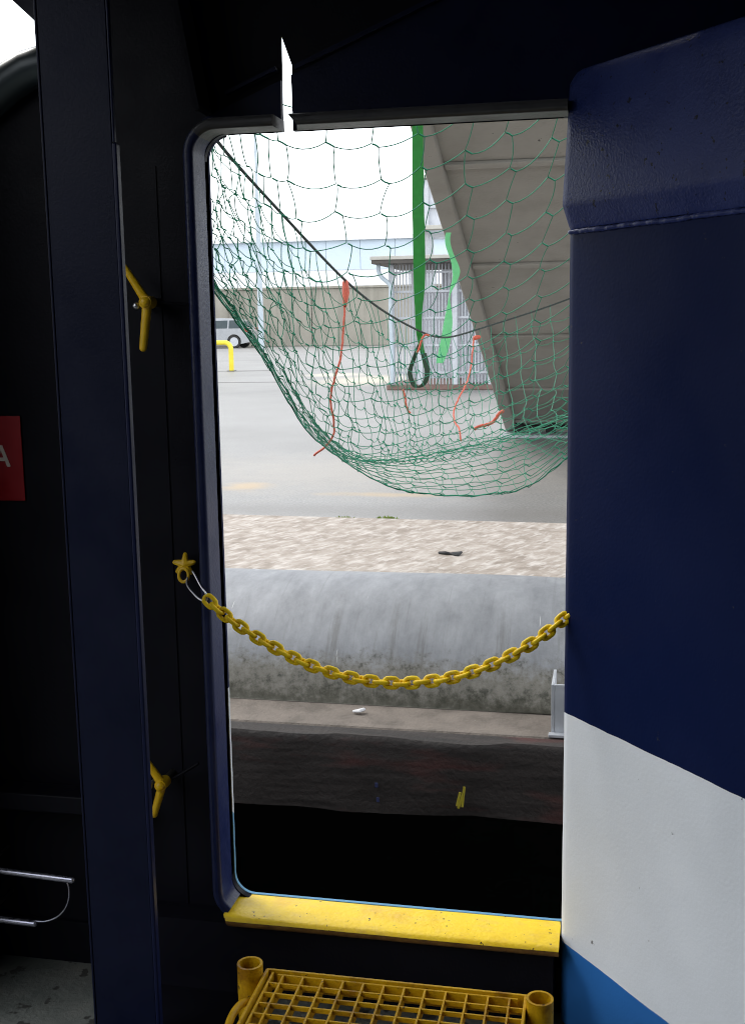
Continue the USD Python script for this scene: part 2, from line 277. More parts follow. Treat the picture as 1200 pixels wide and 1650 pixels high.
def fender_look():
    nd = {'g': ('geometry', {}), 'x': ('separate_xyz', {}), 'mp': ('mapping', {'scale': (4, 2, 1.6)}), 'n': ('noise_texture', {'scale': 2.2, 'detail': 11.0, 'roughness': 0.72}),
          'rp': ('rgb_ramp', {'ramp': [(0.3, (0.17, 0.178, 0.192)), (0.5, (0.235, 0.244, 0.26)), (0.72, (0.31, 0.32, 0.338))]}),
          'n2': ('noise_texture', {'scale': 24.0, 'detail': 10.0, 'roughness': 0.74}), 'zz': ('math', {'math_type': 'multiply_add', 'value2': 0.26, 'value3': -0.13}), 'za': ('math', {'math_type': 'add'}),
          'c1': ('map_range', {'from_min': 0.205, 'from_max': 0.13, 'to_min': 0.0, 'to_max': 0.9, 'clamp': True}), 'r1': ('rgb_ramp', {'ramp': [(0.36, (0.05, 0.048, 0.035)), (0.46, (0.15, 0.14, 0.112)), (0.62, (0.23, 0.215, 0.18))]}), 'm1': ('mix', {}),
          'gm': ('mapping', {'scale': (16, .6, 1.0)}), 'gn': ('noise_texture', {'scale': 1.0, 'detail': 7.0, 'roughness': 0.7}), 'gr': ('map_range', {'from_min': 0.52, 'from_max': 0.66, 'to_min': 0.0, 'to_max': 0.5, 'clamp': True}), 'gz': ('map_range', {'from_min': 0.40, 'from_max': 0.28, 'to_min': 0.0, 'to_max': 1.0, 'clamp': True}), 'gg': ('math', {'math_type': 'multiply'}), 'm4': ('mix', {'color2': (0.085, 0.08, 0.068)}),
          'wm': ('mapping', {'scale': (70, 3.0, 7.0)}), 'wn': ('noise_texture', {'scale': 1.0, 'detail': 2.0}), 'wr': ('map_range', {'from_min': 0.735, 'from_max': 0.76, 'to_min': 0.0, 'to_max': 0.8, 'clamp': True}), 'm5': ('mix', {'color2': (0.6, 0.6, 0.6)}),
          'c2': ('map_range', {'from_min': 0.085, 'from_max': 0.02, 'to_min': 0.0, 'to_max': 0.6, 'clamp': True}), 'm2': ('mix', {'color2': (0.045, 0.045, 0.026)}),
          'sm': ('mapping', {'scale': (46, 1.0, 3.0)}), 'sn': ('noise_texture', {'scale': 1.0, 'detail': 3.0}), 'sr': ('map_range', {'from_min': 0.62, 'from_max': 0.70, 'to_min': 0.0, 'to_max': 0.22, 'clamp': True}), 'm3': ('mix', {'color2': (0.10, 0.10, 0.105)}),
          'b': ('bump', {'strength': 0.3, 'distance': 0.006}), 'p': ('principled_bsdf', {'roughness': 0.55, 'metallic': 0.1})}
    ln = [('g.position', 'x.vector'), ('g.position', 'mp.vector'), ('mp.vector', 'n.vector'), ('n.fac', 'rp.fac'), ('g.position', 'n2.vector'), ('n2.fac', 'zz.value1'), ('x.z', 'za.value1'), ('zz.value', 'za.value2'),
          ('za.value', 'c1.value'), ('n2.fac', 'r1.fac'), ('c1.result', 'm1.fac'), ('rp.color', 'm3.color1'), ('g.position', 'sm.vector'), ('sm.vector', 'sn.vector'), ('sn.fac', 'sr.value'), ('sr.result', 'm3.fac'), ('m3.color', 'm4.color1'), ('g.position', 'gm.vector'), ('gm.vector', 'gn.vector'), ('gn.fac', 'gr.value'), ('za.value', 'gz.value'), ('gr.result', 'gg.value1'), ('gz.result', 'gg.value2'), ('gg.value', 'm4.fac'), ('m4.color', 'm5.color1'), ('g.position', 'wm.vector'), ('wm.vector', 'wn.vector'), ('wn.fac', 'wr.value'), ('wr.result', 'm5.fac'), ('m5.color', 'm1.color1'), ('r1.color', 'm1.color2'),
          ('za.value', 'c2.value'), ('c2.result', 'm2.fac'), ('m1.color', 'm2.color1'), ('m2.color', 'p.base_color'), ('n2.fac', 'b.height'), ('b.normal', 'p.normal')]
    MATS['fender_steel'] = usdkit.material(stage, LOOKS+'fender_steel', nd, ln, surface='p.BSDF')
fender_look()

# ------------------------------------------------------------------ setting: quay, water, decks
G = 0.40                                                   # quay level above the ship's deck
grid = np.array([[x, y, G] for y in (4.06, 12, 40, 160, 900) for x in (-700, -80, -10, 10, 80, 700)], float)
q = [(j*6+i, j*6+i+1, (j+1)*6+i+1, (j+1)*6+i) for j in range(4) for i in range(5)]
tag(obj('quay_ground', trimesh.Trimesh(grid, np.vstack([np.array(q)[:, [0, 1, 2]], np.array(q)[:, [0, 2, 3]]]), process=False), 'asphalt', smooth=False), 'grey asphalt quay yard stretching away to the far concrete wall', 'ground', kind='structure')
# concrete edge strip, slightly uneven
ap = extz(Polygon([(-60, 2.30), (60, 2.30), (60, 4.16-.045*60*0), (0, 4.02), (-2.4, 4.115), (-60, 5.0)]), -0.2, G+0.012)
tag(obj('quay_edge_paving', ap, 'apron_concrete', smooth=False), 'pale scratched concrete strip along the edge of the quay', 'pavement', kind='structure')
w_ = trimesh.Trimesh([(-80, -40, -1.5), (80, -40, -1.5), (80, 4.6, -1.5), (-80, 4.6, -1.5)], [(0, 1, 2), (0, 2, 3)])
tag(obj('water', w_, 'water', smooth=False), 'black harbour water between the ship and the quay', 'water', kind='structure')
wallq = thing('quay_wall', 'brown concrete ledge of the quay wall under the grey pipe', 'quay wall')
led = extx(Polygon([(1.56, -0.30), (1.56, -0.015), (1.575, 0.0), (2.6, 0.0), (2.6, -0.3)]), -40, 40)
obj('ledge', led, 'ledge_concrete', wallq, smooth=False)
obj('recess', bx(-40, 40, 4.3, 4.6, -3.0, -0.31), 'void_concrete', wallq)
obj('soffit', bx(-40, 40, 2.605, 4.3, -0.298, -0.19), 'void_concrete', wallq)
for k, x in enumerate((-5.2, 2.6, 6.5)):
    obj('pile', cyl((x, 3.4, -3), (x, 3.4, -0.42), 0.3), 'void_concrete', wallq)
# timber rubbing beam along the ledge, corners chewed off
n = 240; xs = np.linspace(-40, 40, n*5)
prof = [(1.45, -0.30), (1.445, -0.02), (1.465, -0.002), (1.556, -0.001), (1.556, -0.30)]
V = []
for i, x in enumerate(xs):
    for k, (y, z) in enumerate(prof):
        j = (meshkit.noise(np.array([[x*6, k*3.1, 1.7]]))[0]-.5)
        j2 = (meshkit.noise(np.array([[x*21, k*5.3, 9.7]]))[0]-.5)
        V.append((x, y+(0.028*j+.012*j2 if k < 3 else 0), z+(0.022*j if k in (0, 2) else (0.016*j2-.012 if k == 1 else 0))))
P5 = len(prof); F = []
for i in range(len(xs)-1):
    for k in range(P5):
        a, b, c, d = i*P5+k, i*P5+(k+1) % P5, (i+1)*P5+(k+1) % P5, (i+1)*P5+k
        F += [(a, b, c), (a, c, d)]
beam = thing('timber_fender', 'dark battered timber beam facing the ledge above the water', 'timber beam')
tb = trimesh.Trimesh(V, F, process=False); tb.fix_normals()
obj('beam', tb, 'timber', beam, smooth=30)
for (x, z, h, a) in ((-0.548, -0.20, .060, .22), (-0.530, -0.19, .085, .10), (-0.539, -.205, .07, .30)):
    m = rbx(-.005, .005, -.003, .003, -h/2, h/2, .0025); m.apply_transform(trimesh.transformations.rotation_matrix(a, [0, 1, 0])); m.apply_translation((x, 1.438, z-.02)); obj('paint_mark', m, 'mark_yellow', beam, label='yellow paint dash')
for (x, z) in ((-0.87, -0.185), (-0.865, -0.245)):
    m = rbx(-.006, .006, -.003, .003, -.010, .010, .0025); m.apply_translation((x, 1.437, z)); obj('paint_mark', m, 'mark_blue', beam, label='blue paint dab')
# big half-round steel nosing
th = np.linspace(math.radians(62), math.radians(196), 40)
pr = [(2.42+.62*math.cos(t), -.19+.62*math.sin(t)) for t in th]
pr = [p for p in pr if p[1] > 0.002]; pr += [(1.8300, 0.002)]
pr = pr+[(2.75, 0.002), (2.75, 0.40)]
fen = thing('pipe_fender', 'large grey steel half pipe with mossy foot along the quay edge', 'fender')
Ls = [-14.0, -6.2, 1.62, 9.4]
for a, b in zip(Ls[:-1], Ls[1:]):
    xs2 = np.linspace(a+.004, b-.004, 40); base = np.array(pr); m = len(base); V = []
    for x in xs2:
        jit = meshkit.fbm(np.c_[np.full(m, x*1.7), base[:, 0]*3, base[:, 1]*3], 3)-.5
        c = base-np.array([2.42, -.19]); c /= np.linalg.norm(c, axis=1)[:, None]
        keep = (np.arange(m) < m-3)[:, None]
        V.append(np.c_[np.full(m, x), base+c*jit[:, None]*.022*keep])
    V = np.concatenate(V); F = []
    for i in range(len(xs2)-1):
        for k in range(m):
            p0, p1, p2, p3 = i*m+k, i*m+(k+1) % m, (i+1)*m+(k+1) % m, (i+1)*m+k
            F += [(p0, p1, p2), (p0, p2, p3)]
    t_ = trimesh.Trimesh(V, F, process=False); t_.fix_normals()
    obj('pipe_section', t_, 'fender_steel', fen, smooth=40)
brk = thing('bracket_plate', 'pale steel bracket plate standing on the ledge against the grey pipe', 'bracket')
obj('upright', rbx(-0.207, -0.195, 1.60, 1.80, 0.004, .205, .003), 'galvanised', brk)
obj('face_plate', rbx(-0.194, 0.10, 1.60, 1.612, 0.004, .205, .003), 'galvanised', brk)
obj('foot', rbx(-0.215, 0.10, 1.565, 1.598, 0.001, .014, .003), 'galvanised', brk)
for x in (-.13, -.02): obj('bolt', cyl((x, 1.592, .06), (x, 1.6, .06), .011, 6), 'dull_steel', brk)
for (x, y, z, sx, lab) in ((-1.0, 1.72, .006, .02, 'white scrap of litter on the brown ledge near the pipe foot'),):
    m = hullsph([((-sx, 0, 0), .006), ((sx, .012, .006), .008), ((.005, -.01, .004), .007)], 8); tag(obj('litter', m, 'litter_white', origin=None), lab, 'litter')
    stage.GetPrimAtPath('/World/litter'); UsdGeom.Xformable(stage.GetPrimAtPath('/World/litter')).AddTranslateOp().Set(Gf.Vec3d(x, y, z+.004))
rg = hullsph([((-.055, .015, .006), .007), ((-.02, -.005, .010), .009), ((.01, .004, .004), .006)], 8)
rg2 = hullsph([((.01, -.004, .006), .008), ((.045, -.03, .006), .010), ((.06, .012, .012), .006)], 8)
tag(obj('rag', [rg, rg2], 'rag'), 'small black rag lying on the pale concrete strip', 'rag')
UsdGeom.Xformable(stage.GetPrimAtPath('/World/rag')).AddTranslateOp().Set(Gf.Vec3d(-.80, 3.03, G+.012))
def tuft(x, y, n_, h, w, lab):
    r = np.random.default_rng(int(abs(x*1000))); V = []; F = []
    for i in range(n_):
        b = np.array([r.normal(0, w), r.normal(0, w*.3), 0]); d = np.array([r.normal(0, .5), r.normal(0, .4), 1.0]); d /= np.linalg.norm(d); hh = h*r.uniform(.5, 1.1); s = np.array([.004, 0.0015, 0])
        k = len(V); V += [b-s, b+s, b+d*hh*.6+s*.7+[0, 0, 0], b+d*hh*.6-s*.7, b+d*hh+[d[0]*hh*.3, 0, -hh*.08]]; F += [(k, k+1, k+2), (k, k+2, k+3), (k+3, k+2, k+4)]
    p = tag(obj('grass_tuft', trimesh.Trimesh(V, F, process=False), 'grass', smooth=False), lab, 'grass tuft'); UsdGeom.Xformable(p).AddTranslateOp().Set(Gf.Vec3d(x, y, G))
tuft(-1.60, 4.11, 30, .022, .026, 'smaller fainter grass tuft at the back edge of the concrete strip')
tuft(-1.33, 4.10, 70, .030, .032, 'fuller green grass tuft at the back edge of the concrete strip')
tuft(-4.62, 17.40, 120, .22, .30, 'low green weeds at the left foot of the barred shed') if False else None

# ------------------------------------------------------------------ ship: side wall with the doorway
XL, XR, ZB, ZT = -0.96, -0.055, 0.10, 2.045
ship = thing('ship_side', 'dark navy steel ship side with a rounded doorway cut through it', 'ship wall')
hole = sbox(XL, ZB, XR, ZT).buffer(-.06).buffer(.06, 12)
slot_wall = Polygon([(-.768, 2.03), (-.766, 2.262), (-.7415, 2.194), (-.7395, 2.03)])
seam = Polygon([(-2.2, 1.47), (-.956, 2.085), (-.394, 2.306), (1.2, 2.93), (1.2, 0.05), (-2.2, 0.05)])
ztop = 2.62
cut = Polygon([(-1.30, 2.262), (-1.371, 2.264), (-1.48, 2.207), (-1.62, 2.11), (-1.9, 1.90), (-2.3, 1.6), (-2.9, 1.30), (-2.9, 3.0), (-2.12, 3.0), (-1.43, 2.379), (-1.368, 2.322), (-1.30, 2.262)])
plate = sbox(-2.9, -2.5, 2.6, ztop).difference(hole).difference(slot_wall).difference(cut)
low = plate.intersection(sbox(-1.25, -3, 3, 4)).intersection(seam)
upr = plate.difference(sbox(-1.25, -3, 3, 4).intersection(seam).buffer(.001))
left_ = upr.intersection(sbox(-3, -3, -1.25, 4)); upr = upr.difference(sbox(-3, -3, -1.25, 4).buffer(.001))
obj('door_plate', extr(low.intersection(sbox(-.962, 2.03, 3, 4)), -0.018, 0.0), 'navy_paint', ship, smooth=False)
obj('lower_plate', extr(low.difference(sbox(-.962, 2.03, 3, 4)), -0.018, 0.0), 'black_paint', ship, smooth=False)
obj('upper_plate', extr(upr, -0.008, 0.0), 'black_paint', ship, smooth=False)
obj('left_plate', extr(left_.intersection(sbox(-3, -3, 3, 2.29)), -0.02, 0.0), 'black_paint', ship, smooth=False)
obj('left_head_plate', extr(left_.intersection(sbox(-3, 2.2915, 3, 4)), -0.02, 0.0), 'navy_paint', ship, smooth=False)
# rolled top edge of the left plate
roll_ = curve([(-1.29, -.045, 2.215), (-1.371, -.045, 2.217), (-1.48, -.045, 2.160), (-1.62, -.045, 2.063), (-1.9, -.045, 1.853), (-2.3, -.045, 1.553), (-2.9, -.045, 1.253)], 40)
obj('rolled_edge', tube(roll_, .046, 20), 'rolled_edge', ship, smooth=True)
# frame round the opening: a bar profile swept along a rounded rectangle, cut at the slot
def ring(off, n=10, rad=.055):
    x0, x1, z0, z1 = XL-off, XR+off, ZB-off, ZT+off; r = rad+off; P = []
    for cx, cz, a in ((x1-r, z1-r, 0), (x0+r, z1-r, 90), (x0+r, z0+r, 180), (x1-r, z0+r, 270)):
        for k in range(n+1):
            t = math.radians(a+90*k/n); P.append((cx+r*math.cos(t), cz+r*math.sin(t)))
    return np.array(P)
def frame_piece(sel, mat_, name, y0=-.102, y1=0.0, w=.026, rr=.010, lab=None):
    # profile in (offset outward from the opening, y)
    prof = [(0.0, y1), (0.0, y0+rr)]+[(rr*(1-math.cos(t)), y0+rr*(1-math.sin(t))) for t in np.radians([25, 50, 75, 90])]+[(w-rr*(1-math.cos(t)), y0+rr*(1-math.sin(t))) for t in np.radians([90, 60, 30, 0])]+[(w, y1)]
    rings = [ring(o)[sel] for o, _ in prof]; m = len(prof); L = len(rings[0]); V = []
    for i in range(L):
        for k in range(m): V.append((rings[k][i][0], prof[k][1], rings[k][i][1]))
    F = []
    for i in range(L-1):
        for k in range(m):
            a, b, c, d = i*m+k, i*m+(k+1) % m, (i+1)*m+(k+1) % m, (i+1)*m+k
            F += [(a, b, c), (a, c, d)]
    for k in range(1, m-1): F += [(0, k, k+1), ((L-1)*m, (L-1)*m+k+1, (L-1)*m+k)]
    t_ = trimesh.Trimesh(V, F, process=False); t_.fix_normals()
    return t_
# ring indices: 0-10 top right corner, 11-21 top left, 22-32 bottom left, 33-43 bottom right
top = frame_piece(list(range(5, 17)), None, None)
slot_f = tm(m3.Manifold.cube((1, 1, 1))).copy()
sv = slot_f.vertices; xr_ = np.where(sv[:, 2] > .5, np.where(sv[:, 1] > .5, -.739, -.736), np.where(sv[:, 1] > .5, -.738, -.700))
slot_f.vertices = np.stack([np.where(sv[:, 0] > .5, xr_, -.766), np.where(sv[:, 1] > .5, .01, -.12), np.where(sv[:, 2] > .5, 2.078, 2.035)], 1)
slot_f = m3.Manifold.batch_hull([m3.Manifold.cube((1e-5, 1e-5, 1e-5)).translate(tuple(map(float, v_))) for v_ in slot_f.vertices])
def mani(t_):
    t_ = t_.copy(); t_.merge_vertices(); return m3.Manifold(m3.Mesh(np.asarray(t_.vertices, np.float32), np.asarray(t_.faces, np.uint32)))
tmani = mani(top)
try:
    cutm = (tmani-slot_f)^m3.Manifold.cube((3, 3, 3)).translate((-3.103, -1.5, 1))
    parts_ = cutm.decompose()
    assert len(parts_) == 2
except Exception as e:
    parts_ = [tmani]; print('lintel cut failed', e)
for pm in parts_: obj('lintel_bar', pm, 'lintel_lit_navy', ship, smooth=40)
obj('jamb_bar', frame_piece(list(range(16, 29)), None, None), 'frame_paint', ship, smooth=40)
obj('jamb_bar', frame_piece(list(range(38, 44))+list(range(0, 6)), None, None), 'frame_paint', ship, smooth=40)
# outer lip, painted like the outside of the hull
def lip(sel):
    a, b = ring(-0.0022)[sel], ring(.02)[sel]; V = []; m = 4; L = len(a)
    for i in range(L): V += [(a[i][0], .002, a[i][1]), (a[i][0], .012, a[i][1]), (b[i][0], .012, b[i][1]), (b[i][0], .002, b[i][1])]
    F = []
    for i in range(L-1):
        for k in range(m):
            p, q_, r_, s_ = i*m+k, i*m+(k+1) % m, (i+1)*m+(k+1) % m, (i+1)*m+k
            F += [(p, q_, r_), (p, r_, s_)]
    t_ = trimesh.Trimesh(V, F, process=False); t_.fix_normals(); return t_
obj('outer_lip', lip(list(range(12, 44))), 'lip_paint', ship, smooth=False)
# yellow sill: flat tread with a rounded worn nosing
ss = [(0.0, ZB-.03), (0.0, ZB+.001), (-.118, ZB+.001)]
sill = Polygon([(0.0, .06), (0.0, .1015), (-.116, .1015), (-.116, .06)])
def sill_mesh():
    # rows across depth: (y, z); left end drawn in along a rounded corner
    rows = [(0.0, .1015), (-.03, .102), (-.06, .102), (-.09, .1015), (-.112, .100), (-.120, .0965), (-.125, .090)]
    return rows
def sweep_rows(rows, x_l, x_r, n=26):
    V, F = [], []
    for (y, z), xl in zip(rows, x_l):
        for i in range(n):
            x = xl+(x_r-xl)*i/(n-1); V.append((x, y, z+.0012*(meshkit.noise(np.array([[x*9, y*30, 2.]]))[0]-.5)))
    m = len(rows)
    for j in range(m-1):
        for i in range(n-1):
            a = j*n+i; F += [(a, a+n, a+n+1), (a, a+n+1, a+1)]
    return trimesh.Trimesh(V, F, process=False)
xl = [-.942, -.952, -.955, -.955, -.953, -.949, -.944]
obj('sill', sweep_rows(sill_mesh(), xl, -.100), 'sill_yellow', ship, smooth=40)
obj('sill_nosing', sweep_rows([(-.1252, .0898), (-.1262, .084), (-.124, .078), (-.118, .073), (-.10, .071)], [-.944, -.942, -.94, -.938, -.936], -.100), 'nosing_rust', ship, smooth=40)
obj('threshold_plate', bx(-1.25, -.114, -.10, -.02, DK+.006, .07), 'black_paint', ship)
obj('black_deck_sheet', bx(-1.19, -.84, -.62, -.021, DK+.001, DK+.005), 'black_paint', ship)  # thin black sheet on the deck left of the step
obj('stringer', rbx(-2.9, -1.19, -.10, -.022, .335, .385, .006), 'black_paint', ship)
# stiffeners on the head of the wall
def slanted(p, q, w, y0, y1):
    p, q = np.array(p), np.array(q); d = (q-p)/np.linalg.norm(q-p); nn = np.array([-d[1], d[0]])*w/2
    return extr(Polygon([p-nn, q-nn, q+nn, p+nn]), y0, y1)
obj('stiffener', slanted((-1.035, 2.60), (-.945, 2.09), .012, -.10, -.010), 'black_paint', ship, smooth=False)
obj('stiffener', slanted((-.90, 2.135), (-.775, 2.185), .008, -.030, -.0185), 'navy_paint', ship, smooth=False)
obj('stiffener', slanted((-.73, 2.1845), (.30, 2.585), .010, -.030, -.0185), 'navy_paint', ship, smooth=False)
obj('jamb_seam', bx(-1.09, -1.084, -.021, -.0185, .06, 1.98), 'black_paint', ship)
# hull below deck and beyond
obj('hull_plate', bx(-9, 2.6, -.03, -.022, -3, -.01), 'black_paint', ship)
# pad eye on the wall beside the opening
pe = []
for k in range(5):
    a = math.radians(20+72*k+random.uniform(-14, 14)); pe.append(hullsph([((0, 0, 0), .012), ((.026*math.cos(a), -.004, .026*math.sin(a)), .006)], 8))
pad = m3.Manifold.batch_boolean([mani(x) for x in pe], m3.OpType.Add)
pd = tm(pad); pd.apply_translation((-1.047, -.035, 1.003))
obj('pad_eye', pd, 'dog_yellow', ship, label='yellow star shaped pad eye')
ey = tube([(-1.042+.013*math.cos(t), -.060+.004*math.sin(t), .980+.016*math.sin(t)) for t in np.linspace(0, 2*np.pi, 18)[:-1]], .0042, 8, closed=True)
obj('pad_eye_ring', ey, 'dog_yellow', ship)

# interior the photograph only hints at: deck, deckhead, inner bulkhead
dk = extz(sbox(-8, -5.2, 2.6, -.022), DK-.02, DK)
tag(obj('ship_deck', dk, 'deck_paint', smooth=False), 'worn grey green steel deck inside the ship', 'deck', kind='structure')
tag(obj('deckhead', bx(CEIL_X0, 2.6, CEIL_Y0, -.022, 2.622, 2.68), 'ceiling_paint'), 'dark steel deckhead over the doorway', 'ceiling', kind='structure')
tag(obj('inner_bulkhead', bx(-8, 2.6, -5.3, -5.2, DK-.02, 2.62), 'ceiling_paint'), 'steel bulkhead on the inboard side of the passage', 'wall', kind='structure')
tag(obj('end_bulkhead', bx(2.6, 2.7, -5.3, 0.0, -3.0, 2.68), 'ceiling_paint'), 'steel bulkhead closing the passage behind the open door', 'wall', kind='structure')
tag(obj('added_shade_wall', bx(-1.68, -1.64, -0.36, -.024, DK+.001, 2.62), 'black_paint'), 'added black partition out of view left of the red sign, shading the left wall', 'wall', kind='structure')  # added out of view to keep light off the left wall
for (x0_, x1_, y_, w_) in ((-16.0, -8.4, 25.86, .10), (-16.0, -6.2, 20.3, .05)):
    tag(obj('ground_joint', bx(x0_, x1_, y_, y_+w_, G+.001, G+.006), 'joint_tar', smooth=False), 'dark joint line across the pale yard', 'ground joint', kind='structure')
bul = thing('bulwark', 'navy bulwark of the open deck left of the doorway', 'bulwark')
obj('plate', bx(-9, -2.905, -.02, 0, DK-.02, 1.15), 'navy_paint', bul)
obj('cap_rail', rbx(-9, -2.905, -.08, .03, 1.152, 1.20, .01), 'navy_paint', bul)

# ------------------------------------------------------------------ open hull door, swung inboard on its hinges at the right jamb
DO = np.array([-.108, -.050, 0.0]); DE = np.array([.628, -.778, 0.0]); DN = np.array([-.778, -.628, 0.0])
door = thing('hull_door', 'open steel door in navy, white and blue hull paint at right', 'door')
def dplace(m):                                             # local (along, outward, up) -> world
    m = tm(m).copy(); v = m.vertices; m.vertices = DO+np.outer(v[:, 0], DE)+np.outer(v[:, 1], DN)+np.outer(v[:, 2], [0, 0, 1.0])
    m.fix_normals(); return m
DW = 0.98
def panel(rows, x0, x1, nx, corner=0.0, back=-.055, wav=.0012):
    """rows (outward, z) from bottom to top, slightly wavy plate with folded back edge"""
    V, F = [], []; xs_ = np.linspace(x0, x1, nx); m = len(rows)
    for (o, z, inset) in rows:
        for i, x in enumerate(xs_):
            xx = max(x, x0+inset); edge = max(0, 1-(xx-x0-inset)/.012)
            V.append((xx, o-.010*edge**2+wav*2*(meshkit.noise(np.array([[xx*5, z*4, 3.3]]))[0]-.5), z))
    for j in range(m-1):
        for i in range(nx-1):
            a = j*nx+i; F += [(a, a+1, a+nx+1), (a, a+nx+1, a+nx)]
    k = len(V)
    for j, (o, z, inset) in enumerate(rows): V.append((x0+inset, back, z))
    for j in range(m-1): F += [(j*nx, k+j, k+j+1), (j*nx, k+j+1, (j+1)*nx)]
    k2 = len(V)
    for i, x in enumerate(xs_): V.append((max(x, x0+rows[-1][2]), back, rows[-1][1]))
    for i in range(nx-1): F += [((m-1)*nx+i, (m-1)*nx+i+1, k2+i+1), ((m-1)*nx+i, k2+i+1, k2+i)]
    return trimesh.Trimesh(V, F, process=False)
xs_hi = 60
low_rows = [(0.0, z, .010) for z in np.linspace(-.126, 1.785, 62)]
obj('lower_plate', dplace(panel(low_rows, 0, DW, xs_hi)), 'livery_paint', door, smooth=50)
up_rows = [(0.0, 1.797, .010), (0.003, 1.803, .009), (.017, 1.840, .005), (.020, 1.848, 0.004)]+[(.020-.016*(z-1.86)/.25, z, 0.004) for z in np.linspace(1.86, 2.088, 9)]
up_rows += [(.0054-.016*(1-math.cos(t)), 2.088+.045*math.sin(t), .004+.042*(1-math.cos(t))) for t in np.radians([20, 40, 60, 75, 90])]
obj('upper_plate', dplace(panel(up_rows, 0, DW, xs_hi)), 'door_top_sheen', door, smooth=28)
wb = []
for i in range(150):
    x = .019+i*(DW-.021)/149
    wb.append((x, .0025+.0016*math.sin(i*.9)+.001*random.uniform(-1, 1), 1.7905+.0035*(meshkit.noise(np.array([[x*14, .3, .8]]))[0]-.5)*2))
wr = [.0042+.0016*abs(math.sin(i*1.1))+.0008*random.random() for i in range(150)]
obj('weld_bead', dplace(tube(wb, wr, 8)), 'door_top_sheen', door, smooth=True)
obj('inner_plate', dplace(bx(.02, DW-.01, -.064, -.056, -.09, 2.09)), 'navy_paint', door)
for z in (.45, 1.05, 1.65): obj('inner_stiffener', dplace(bx(.03, DW-.02, -.095, -.0645, z-.004, z+.004)), 'navy_paint', door)
for z in (.4, 1.1, 1.75):
    obj('hinge', dplace(tm(cyl((-.016, -.052, z-.06), (-.016, -.052, z+.06), .013, 14))), 'navy_paint', door)

# ------------------------------------------------------------------ post in front of the wall
post = thing('steel_post', 'tall navy steel column standing left of the doorway', 'column', (-1.099, -.40, 0))
obj('web', rbx(-.078, .074, 0.0, .010, DK+.001, 2.62, .002), 'post_paint', post)
obj('flange', rbx(.0745, .0845, -.004, .016, DK+.001, 1.975, .003), 'navy_paint', post)
obj('flange', rbx(.0745, .080, .0, .011, 1.977, 2.62, .002), 'navy_paint', post)
obj('flange', rbx(-.0845, -.0785, -.001, .014, DK+.001, 2.62, .002), 'post_paint', post)
obj('stiffener', rbx(-.012, .0, .0105, .12, DK+.001, 2.62, .002), 'black_paint', post)

# ------------------------------------------------------------------ door dogs
def dog(name_label, c, a1, a2, bolt, rod, grp):
    c = np.array(c); t = thing('door_dog', name_label, 'door clamp', tuple(c), group=None)
    obj('upper_arm', hullsph([((0, -.004, 0), .0125), ((a1[0], a1[1], a1[2]), .0075)], 12), 'dog_yellow', t, smooth=50)
    obj('lower_arm', hullsph([((0, -.004, -.004), .0120), ((a2[0], a2[1], a2[2]), .0095)], 12), 'dog_yellow', t, smooth=50)
    obj('hub', [cyl((0, .02, 0), (0, -.018, 0), .0155, 18), hullsph([((0, -.016, 0), .014)], 14)], 'dog_yellow', t, smooth=40)
    if bolt is not None: obj('bolt', [hullsph([((bolt[0], -.008, bolt[2]), .0095)], 12), cyl((bolt[0], -.008, bolt[2]), (bolt[0], .06, bolt[2]), .006, 10)], 'bright_steel', t, smooth=40)
    obj('spindle', cyl((0, .018, 0), (0, .073, 0), .011, 12), 'dull_steel', t)
    obj('rod', cyl((.014, .03, 0), rod, .004, 8), 'black_paint', t)
    return t
dog('yellow door clamp lever with silver bolt, upper one of two', (-1.091, -.09, 1.655), (-.056, -.008, .090), (-.014, -.008, -.108), (-.026, 0, -.008), (.085, .04, -.006), None)
dog('yellow door clamp lever half hidden by the post, lower one of two', (-1.112, -.09, .436), (-.040, -.008, .066), (-.024, -.008, -.082), (-.034, 0, -.006), (.085, .04, .045), None)

# ------------------------------------------------------------------ left wall: red sign, handle
sg = thing('red_sign', 'red sign with white lettering on the dark wall left of the post', 'sign', (-1.60, -.024, 1.267))
obj('sign_plate', rbx(-.145, .120, -.003, 0, -.110, .110, .002), 'sign_red', sg)
la = meshkit.text_mesh('A', 0.052, 0.0012, True); v = la.vertices - [la.bounds[:, 0].mean(), 0, 0]
la = trimesh.Trimesh(np.stack([v[:, 0]+.062, -.0045-v[:, 2]*0-np.where(v[:, 2] > .0006, .0008, 0), v[:, 1]-.019], 1), la.faces[:, ::-1]); la.fix_normals()
obj('lettering', la, 'sign_white', sg, smooth=False)
hr = thing('grab_handle', 'bare metal bar and curved rod low on the wall left of the post', 'handle')
obj('bar', hullsph([((-1.62, -.16, .196), .008), ((-1.345, -.16, .184), .008)], 10), 'bright_bar', hr)
obj('lower_bar', hullsph([((-1.62, -.17, .062), .0085), ((-1.455, -.17, .057), .0085)], 10), 'bright_bar', hr)
arc = curve([(-1.36, -.16, .178), (-1.358, -.16, .13), (-1.385, -.165, .085), (-1.42, -.17, .068), (-1.452, -.17, .066)], 24)
obj('rod', tube(arc, .0022, 8), 'bright_bar', hr, smooth=True)
for x, z in ((-1.60, .195), (-1.60, .062)): obj('bracket', cyl((x, -.16, z), (x, -.022, z), .007, 8), 'dull_steel', hr)

